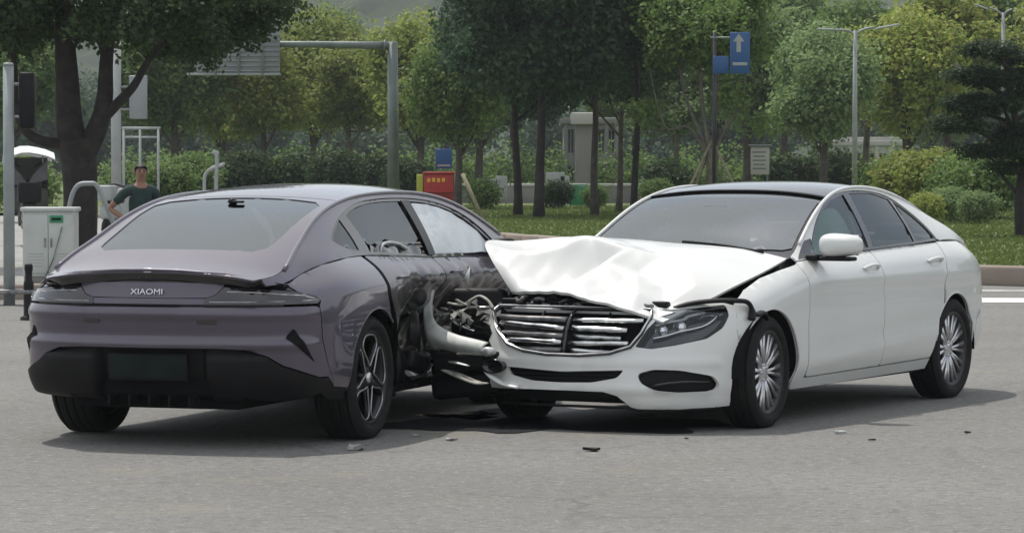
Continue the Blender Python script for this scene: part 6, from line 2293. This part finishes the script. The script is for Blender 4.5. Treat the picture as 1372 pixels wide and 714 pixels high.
def person(label, loc, rz, h, pose, cloth, legs, hatless=True):
    """one continuous skinned body, hair and clothing as children; pose gives wrist/elbow offsets (front = -y)"""
    p = thing('person', label, 'person', loc, rz)
    k = h / 1.72
    S = lambda *a: tuple(np.array(a) * k)
    hipz = .90
    lean = pose.get('lean', .0)
    up = lambda z: (0, -lean * (z - hipz), z)
    J, E, R = [], [], []
    def jv(pt, r, link_to=None):
        J.append(S(*pt))
        R.append(tuple(np.array(r) * k) if isinstance(r, tuple) else r * k)
        if link_to is not None:
            E.append((link_to, len(J) - 1))
        return len(J) - 1
    pel = jv(up(.93), (.155, .11))
    wa = jv(up(1.08), (.145, .105), pel)
    ch = jv(up(1.27), (.165, .115), wa)
    sh = jv(up(1.41), (.115, .085), ch)
    nk = jv(up(1.50), .055, sh)
    hb = jv((0, -lean * .62 - .012, 1.575), (.070, .082), nk)
    hm = jv((0, -lean * .66 - .018, 1.64), (.078, .098), hb)
    ht = jv((0, -lean * .70 - .008, 1.70), (.062, .080), hm)
    ends = {}
    for s_, nm in ((-1, 'R'), (1, 'L')):
        so = jv((s_ * .185, -lean * .5, 1.395), .062, sh)
        el = jv(pose['elbow' + nm], .043, so)
        f1 = jv(tuple(np.array(pose['elbow' + nm]) * .45 + np.array(pose['wrist' + nm]) * .55), .038, el)
        wr = jv(pose['wrist' + nm], .026, f1)
        a, b = np.array(pose['elbow' + nm]), np.array(pose['wrist' + nm])
        dr = (b - a) / np.linalg.norm(b - a)
        pm = jv(tuple(b + dr * .05), (.030, .020), wr)
        pe = jv(tuple(b + dr * .095), (.034, .017), pm)
        ends[nm] = (b, dr, s_)
        hp = jv((s_ * .095, 0, .88), .088, pel)
        kn = jv((s_ * .11, -.015, .49), .058, hp)
        cf = jv((s_ * .112, .01, .33), .054, kn)
        an = jv((s_ * .115, .015, .09), .036, cf)
        jv((s_ * .13, -.11, .035), (.038, .028), an)
    body = link('body', skin_body('body', J, E, R, M['skin'], p), p)
    # fingers and thumb of each hand, rooted in the palm
    for nm, (b, dr, s_) in ends.items():
        side = np.cross(dr, (0, 1, 0.2))
        side /= np.linalg.norm(side)
        nrm = np.cross(dr, side)
        fin = []
        for q, ln in zip((-1.5, -.5, .5, 1.5), (.070, .080, .075, .058)):
            p0 = b + dr * .085 + side * q * .019
            fin.append(tube(crv([p0, p0 + dr * ln * .5 - nrm * .006, p0 + dr * ln * .85 - nrm * .026], 3) * k, .0085 * k, 6))
        t0 = b + dr * .045 - side * .028
        fin.append(tube(crv([t0, t0 + dr * .03 - side * .022, t0 + dr * .055 - side * .026 - nrm * .012], 3) * k, .0100 * k, 6))
        add(p, 'fingers', join(fin), M['skin'])
    # garments: shells over the same skeleton
    Js, Es, Rs = [J[i] for i in (pel, wa, ch, sh)], [(0, 1), (1, 2), (2, 3)], [(.172 * k, .128 * k), (.162 * k, .124 * k), (.182 * k, .130 * k), (.125 * k, .095 * k)]
    for nm, s_ in (('R', -1), ('L', 1)):
        n0 = len(Js)
        e = np.array(pose['elbow' + nm])
        so = np.array((s_ * .185, -lean * .5, 1.395))
        Js += [tuple(so * k), tuple((so * .25 + e * .75) * k)]
        Es += [(3, n0), (n0, n0 + 1)]
        Rs += [.075 * k, .060 * k]
    link('shirt', skin_body('shirt', Js, Es, Rs, M[cloth], p), p)
    Jt, Et, Rt = [S(*up(.95))], [], [(.168 * k, .125 * k)]
    for s_ in (-1, 1):
        n0 = len(Jt)
        Jt += [S(s_ * .095, 0, .86), S(s_ * .11, -.012, .49), S(s_ * .115, .012, .12)]
        Et += [(0, n0), (n0, n0 + 1), (n0 + 1, n0 + 2)]
        Rt += [.100 * k, .076 * k, .066 * k]
    link('trousers', skin_body('trousers', Jt, Et, Rt, M[legs], p), p)
    for s_ in (-1, 1):
        bm = bmesh.new()
        rbox(bm, S(s_ * .125, -.05, .045), S(.09, .26, .085), .035 * k, seg=3)
        link('shoe', bm_mesh('shoe', bm, M['shoe']), p)
    # face: brow, nose, mouth, ears, eyes
    hy = -lean * .66 - .018
    f = []
    f.append(tube(crv([(0, hy - .092, 1.655), (0, hy - .108, 1.628), (0, hy - .100, 1.612)], 3) * k, np.array([.008, .011, .012, .013, .014, .013, .010]) * k, 8))
    for s_ in (-1, 1):
        f.append(tube(crv([(s_ * .078, hy + .005, 1.665), (s_ * .088, hy + .012, 1.645), (s_ * .080, hy + .005, 1.612)], 3) * k, .010 * k, 6))
    add(p, 'nose_and_ears', join(f), M['skin'])
    f = [tube(np.array([(-.024, hy - .086, 1.585), (0, hy - .092, 1.584), (.024, hy - .086, 1.585)]) * k, .005 * k, 6)]
    add(p, 'mouth', join(f), mat('lips', (.16, .06, .05), .5) if 'lips' not in bpy.data.materials else bpy.data.materials['lips'])
    f = []
    for s_ in (-1, 1):
        f.append(tube(np.array([(s_ * .020, hy - .088, 1.652), (s_ * .034, hy - .087, 1.653), (s_ * .046, hy - .080, 1.652)]) * k, .0055 * k, 6))
        f.append(tube(np.array([(s_ * .016, hy - .091, 1.672), (s_ * .034, hy - .092, 1.677), (s_ * .050, hy - .082, 1.672)]) * k, .0045 * k, 6))
    add(p, 'eyes_and_brows', join(f), M['hair'])
    # hair cap
    bm = bmesh.new()
    bmesh.ops.create_uvsphere(bm, u_segments=20, v_segments=12, radius=1)
    dead = [v for v in bm.verts if v.co.z < -.40 + .85 * float(sstep(-v.co.y, -.45, .75))]
    bmesh.ops.delete(bm, geom=dead, context='VERTS')
    for v in bm.verts:
        q = 1 + .04 * math.sin(9 * v.co.x) * math.cos(7 * v.co.y)
        v.co = Vector((v.co.x * .087 * q, hy + .008 + v.co.y * .106 * q, 1.665 + v.co.z * .085 * q)) * k
    link('hair', bm_mesh('hair', bm, M['hair']), p)
    return p

# the man: hand on hip, head turned towards the crash
d = 40.0
person('man in a dark green short-sleeved shirt with a hand on his hip', (wx(188, d), d, -.03), rad(16), 1.56,
       dict(lean=.06, elbowR=(-.40, .06, 1.16), wristR=(-.22, -.12, 1.02), elbowL=(.29, .04, 1.12), wristL=(.27, -.16, .95)), 'shirt', 'trousers')
# white parked car nose / scooters behind the trunk
d = 66
s = thing('scooter', 'white parked scooter half hidden behind the forked trunk', 'scooter', (wx(158, d), d, .05), rad(75))
for x in (-.55, .55):
    V, F = lathe([(.05, -.04), (.20, -.05), (.22, -.02), (.22, .02), (.20, .05), (.05, .04)], 20)
    add(s, 'wheel', (V + (x, 0, .22), F), M['rubber'])
bm = bmesh.new()
rbox(bm, (0, 0, .34), (.75, .30, .14), .05)
rbox(bm, (-.38, 0, .55), (.60, .30, .32), .10, seg=3)
rbox(bm, (.44, 0, .66), (.16, .40, .70), .06, ry=.25, seg=3)
rbox(bm, (-.62, 0, .92), (.34, .36, .30), .04, seg=2)
link('body', bm_mesh('body', bm, M['postwhite']), s)
obox(s, 'seat', (-.25, 0, .76), (.60, .28, .10), 'seat', .04)
otube(s, 'handlebar', crv([(.28, -.34, 1.06), (.34, -.2, 1.08), (.36, 0, 1.04), (.34, .2, 1.08), (.28, .34, 1.06)], 4), .02, 'black', 8)

# street lamps
def lamp(px, d, vtop, label, arms, rz=0):
    s = thing('street_lamp', label, 'street lamp', (wx(px, d), d, .1), rz, None)
    zt = wz(vtop, d) - .1
    otube(s, 'pole', [(0, 0, 0), (0, 0, zt * .5), (0, 0, zt)], [.085, .07, .055], 'postwhite', 12)
    obox(s, 'pole_base', (0, 0, .15), (.26, .26, .3), 'postwhite', .03)
    for (dx, dz, ln) in arms:
        otube(s, 'arm', crv([(0, 0, zt - .12), (dx * .4, 0, zt + dz * .3), (dx, 0, zt + dz)], 4), .035, 'postwhite', 8)
        obox(s, 'lamp_head', (dx + ln / 2 * np.sign(dx), 0, zt + dz + .02), (ln, .16, .06), 'postwhite', .02, ry=-math.atan2(dz, abs(dx)) * np.sign(dx), taper=(.8, .8))
    return s
lamp(1145, 95, 42, 'pale double-arm street lamp standing right of the white car roof', [(.55, .10, .75), (-.55, .02, .55)])
lamp(1343, 112, 18, 'white street lamp head cut by the top edge above the pine', [(.30, .12, .55), (-.45, .17, .55)])

# blue direction sign
d = 77
s = thing('road_sign', 'blue direction sign with a white arrow among the branches', 'road sign', (wx(991, d), d, .1))
z0, z1 = wz(105, d), wz(50, d)
xp = wx(957, d) - wx(991, d)
otube(s, 'post', [(xp, .10, 0), (xp, .10, z1)], .042, 'graphite', 10)
otube(s, 'crossbar', [(xp - .1, .06, z1 - .12), (.25, .06, z1 - .12)], .025, 'gantry', 8)
obox(s, 'panel', (0, 0, (z0 + z1) / 2), (.46, .03, z1 - z0), 'signblue', .02)
obox(s, 'panel', (-.44, .02, z0 + .20), (.36, .03, .40), 'signblue', .02)
P = [(-.05, -.02, 0), (-.05, -.02, .24), (-.13, -.02, .24), (0, -.02, .42), (.13, -.02, .24), (.05, -.02, .24), (.05, -.02, 0)]
add(s, 'arrow', slab(np.array(P) + (-.03, 0, (z0 + z1) / 2 + .02), (0, -1, 0), .004), M['postwhite'], smooth=False)
obox(s, 'text_bar', (.0, -.018, z0 + .22), (.34, .004, .07), 'postwhite', .001)

# notice board
d = 90
s = thing('notice_board', 'pale green-framed notice board standing behind the white car roof', 'notice board', (wx(1018, d), d, .2))
z0, z1 = wz(234, d) - .2, wz(197, d) - .2
for x in (-.2, .2):
    otube(s, 'leg', [(x, 0, 0), (x, 0, z1)], .025, 'gantry', 8)
obox(s, 'board', (0, -.03, (z0 + z1) / 2), (.50, .04, z1 - z0), 'wall_pale', .01)
for k in range(5):
    obox(s, 'print_line', (-.02, -.053, z1 - .14 - .11 * k), (.36 - .05 * (k % 2), .004, .035), 'gantry', .001)
obox(s, 'roof', (0, -.03, z1 + .03), (.6, .12, .05), 'gantry', .01)

# red kiosk with yellow lettering, blue board over it
d = 104
s = thing('kiosk', 'red kiosk with an orange lettered light strip beside the brown trunk', 'kiosk', (wx(588, d), d, .2))
zh = wz(233, d) - .2
obox(s, 'body', (0, 0, zh / 2), (.92, .7, zh), 'red', .03)
obox(s, 'roof', (0, 0, zh + .03), (1.0, .8, .06), 'red', .02)
obox(s, 'side_panel', (-.58, .02, zh / 2), (.20, .7, zh * .96), 'yellow', .02)
obox(s, 'end_panel', (.58, .02, zh / 2), (.22, .6, zh), 'wall_pale', .02)
obox(s, 'counter', (0, -.38, .45), (.9, .12, .05), 'red', .01)
for k in range(4):
    obox(s, 'letter', (-.30 + .15 * k, -.36, zh - .20 + .01 * (k % 2)), (.10, .02, .13), 'orange', .01)
s = thing('road_sign', 'small blue sign above the red kiosk', 'road sign', (wx(594, d), d + .8, .2))
otube(s, 'post', [(0, .05, 0), (0, .05, wz(200, d) - .2)], .04, 'gantry', 8)
obox(s, 'panel', (0, 0, wz(213, d) - .2), (.52, .03, .62), 'signblue', .02)
obox(s, 'panel_strip', (0, -.018, wz(222, d) - .2), (.40, .004, .06), 'postwhite', .001)

# leaning brace by the trunk
d = 77
s = thing('tree_prop', 'leaning timber prop against the brown trunk', 'prop', (wx(630, d), d, .2))
otube(s, 'pole', [(.32, -.2, 0), (-.18, 0, 1.1)], .045, 'stake', 8)

# green sign on white legs, pale hoardings
d = 100
s = thing('notice_board', 'small green board standing left of the black trunk', 'notice board', (wx(775, d), d, .2))
z0, z1 = wz(275, d) - .2, wz(247, d) - .2
for x in (-.24, .24):
    otube(s, 'leg', [(x, 0, -.05), (x, 0, z1)], .025, 'postwhite', 8)
obox(s, 'board', (0, -.03, max((z0 + z1) / 2, .3)), (.5, .04, z1 - z0), 'signgreen', .01)
obox(s, 'border', (0, -.052, z1 - .05), (.44, .004, .03), 'postwhite', .001)

# park buildings behind the lawn
def building(px0, px1, d, vtop, label, nb, ns, wm='wall_pale', deep=8):
    x0, x1 = wx(px0, d), wx(px1, d)
    W_, H_ = x1 - x0, wz(vtop, d) - .15
    o = thing('building', label, 'building', ((x0 + x1) / 2, d, .15))
    # wall with real openings: piers and spandrels
    bw = W_ / nb
    sh_ = H_ / ns
    bm = bmesh.new()
    for i in range(nb + 1):
        rbox(bm, (-W_ / 2 + i * bw, 0, H_ / 2), (bw * .36, .5, H_), .02, seg=1)
    for j in range(ns + 1):
        rbox(bm, (0, .06, j * sh_), (W_ + bw * .3, .5, sh_ * .34), .02, seg=1)
    rbox(bm, (0, deep / 2 + .4, H_ / 2 - .05), (W_, deep, H_ - .1), .02, seg=1)
    link('wall', bm_mesh('wall', bm, M[wm], False), o)
    wmz = bmesh.new()
    rbox(wmz, (0, 0, 0), (bw * .62, .04, sh_ * .64), 0)
    pane = bm_mesh('pane', wmz, M['winglass'], False)
    fb = bmesh.new()
    for s_ in (-1, 1):
        rbox(fb, (s_ * bw * .31, -.03, 0), (.05, .07, sh_ * .66), 0)
        rbox(fb, (0, -.03, s_ * sh_ * .32), (bw * .66, .065, .05), 0)
    rbox(fb, (0, -.03, 0), (.04, .06, sh_ * .64), 0)
    fr_m = bm_mesh('window', fb, M['postwhite'], False)
    for i in range(nb):
        for j in range(ns):
            w = link('window', fr_m, o)
            w.location = (-W_ / 2 + (i + .5) * bw, .1, (j + .5) * sh_)
            link('pane', pane, w)
    obox(o, 'cornice', (0, .1, H_ + .1), (W_ + .5, .8, .24), wm, .02)
    obox(o, 'roof', (0, deep / 2 + .3, H_ + .05), (W_ + .3, deep + .3, .12), 'wall_grey', .02)
    return o
building(758, 826, 138, 166, 'pale grey building with tall windows glimpsed between the black trunks', 5, 2, 'wall_grey')
building(1120, 1210, 150, 195, 'low white park building glimpsed behind the street lamp', 5, 1)
# low wall with rail between the trunks
d = 112
s = thing('wall', 'low dark stone wall with a pale coping behind the lawn trunks', 'wall', (wx(770, d), d, .15))
W_ = wx(930, d) - wx(620, d)
obox(s, 'body', (0, 0, .30), (W_, .4, .60), 'wall_grey', .02)
n_ = 9
for k in range(n_):
    obox(s, 'coping', (-W_ / 2 + (k + .5) * W_ / n_, 0, .65), (W_ / n_ - .03, .5, .10), 'wall_pale', .02)
for i, (px, w_, v0) in enumerate(((656, .50, 240), (672, .38, 236), (744, .62, 231), (757, .30, 236), (868, .5, 236))):
    d = 109
    s = thing('hoarding', ('white upright panel left of the slim black trunk', 'narrow white panel just left of the slim black trunk', 'widest white panel right of the thick grey trunk', 'narrow white panel left of the green board', 'white panel right of the three black trunks')[i], 'panel', (wx(px, d), d, .2), group='white panels behind the lawn')
    zz = wz(v0, d) - .2
    obox(s, 'sheet', (0, 0, zz / 2 + .08), (w_, .05, zz - .16), 'postwhite', .01)
    for x in (-w_ * .4, w_ * .4):
        obox(s, 'foot', (x, 0, .06), (.05, .3, .12), 'steel', .01)
# hut pillar
d = 118
s = thing('gate_pillar', 'square grey gate pillar left of the straight black trunk', 'pillar', (wx(783, d), d, .15))
zz = wz(165, d) - .15
obox(s, 'shaft', (0, 0, zz / 2), (.62, .62, zz), 'wall_grey', .02)
obox(s, 'cap', (0, 0, zz + .15), (.95, .95, .42), 'wall_pale', .04)

d = 96
s = thing('ornament', 'small white curved ornament above the shrubs right of the street lamp', 'ornament', (wx(1166, d), d, .2))
otube(s, 'plinth', [(0, 0, 0), (0, 0, wz(240, d) - .2)], .12, 'postwhite', 10)
otube(s, 'arm', crv([(-.2, 0, wz(236, d) - .2), (.05, 0, wz(238, d) - .2), (.22, 0, wz(232, d) - .2), (.18, 0, wz(220, d) - .2)], 4), [.06] * 13, 'postwhite', 8)

# ------------------------------------------------------------------ on the road
def debris(px, v, size, m, label, seed, flat=.35):
    y = 1.58 / math.tan((v - 357) / F_PX + (357 - 216.6) / F_PX)
    r = np.random.default_rng(seed)
    k = 7
    a = np.sort(r.uniform(0, 6.28, k))
    P = np.stack([np.cos(a) * size * r.uniform(.6, 1.2, k), np.sin(a) * size * r.uniform(.5, 1.0, k), flat * size * r.uniform(.3, 1, k)], 1)
    V, F = slab(P, (0, 0, 1), size * .25)
    V[:, 2] -= V[:, 2].min() - .002
    o = link('fragment', mesh('fragment', V, F, M[m], False))
    o.location = (wx(px, y), y, 0)
    tag(o, label, 'debris', 'crash fragments on the road')
for i, a in enumerate(((1127, 581, .045, 'postwhite', 'white plastic fragment on the road below the white car front wheel'),
                       (1171, 590, .025, 'black', 'small dark fragment right of the white fragment'),
                       (1300, 580, .028, 'black', 'black lump alone at the right of the road'),
                       (474, 602, .07, 'foam', 'flat pale sliver beside the purple car rear wheel'),
                       (603, 590, .04, 'steel', 'thin grey splinter between the two cars'),
                       (793, 604, .05, 'black', 'thin dark splinter below the white grille'),
                       (672, 574, .022, 'black', 'dark crumb under the torn bumper corner'),
                       (560, 584, .03, 'silver', 'silver clip near the purple car rear wheel'),
                       (920, 588, .018, 'black', 'tiny dark crumb below the fog lamp opening'))):
    debris(*a, seed=200 + i)
# coolant under the noses; the wide stain also paints in the cars' shade
def puddle(px, v, rx, ry, label, seed):
    y = 1.58 / math.tan((v - 357) / F_PX + (357 - 216.6) / F_PX)
    r = np.random.default_rng(seed)
    a = np.linspace(0, 2 * math.pi, 60, endpoint=False)
    q = 1 + .22 * np.sin(3 * a + r.uniform(0, 6)) + .14 * np.sin(7 * a + r.uniform(0, 6)) + .08 * np.sin(13 * a)
    V = [(0, 0, .005)] + [(rx * q[i] * math.cos(a[i]), ry * q[i] * math.sin(a[i]), .005) for i in range(60)]
    F = [(0, 1 + i, 1 + (i + 1) % 60) for i in range(60)]
    o = link('puddle', mesh('puddle', V, F, M['wet_shade']))
    o.location = (wx(px, y), y, 0)
    tag(o, label, 'puddle')
puddle(622, 557, .22, .30, 'shiny coolant puddle under the torn bumper corner', 5)
puddle(735, 564, .95, .95, 'coolant stain with painted-in car shade under the white grille', 6)
M['glint'] = mat('fresh_coolant', (.02, .03, .04), .06, 0, 0, bump=(22, .35))
bpy.data.objects['puddle'].data.materials[0] = M['glint']
# ================================================================== build
white_car = build_white()
purple_car = build_purple() if 'build_purple' in globals() else None
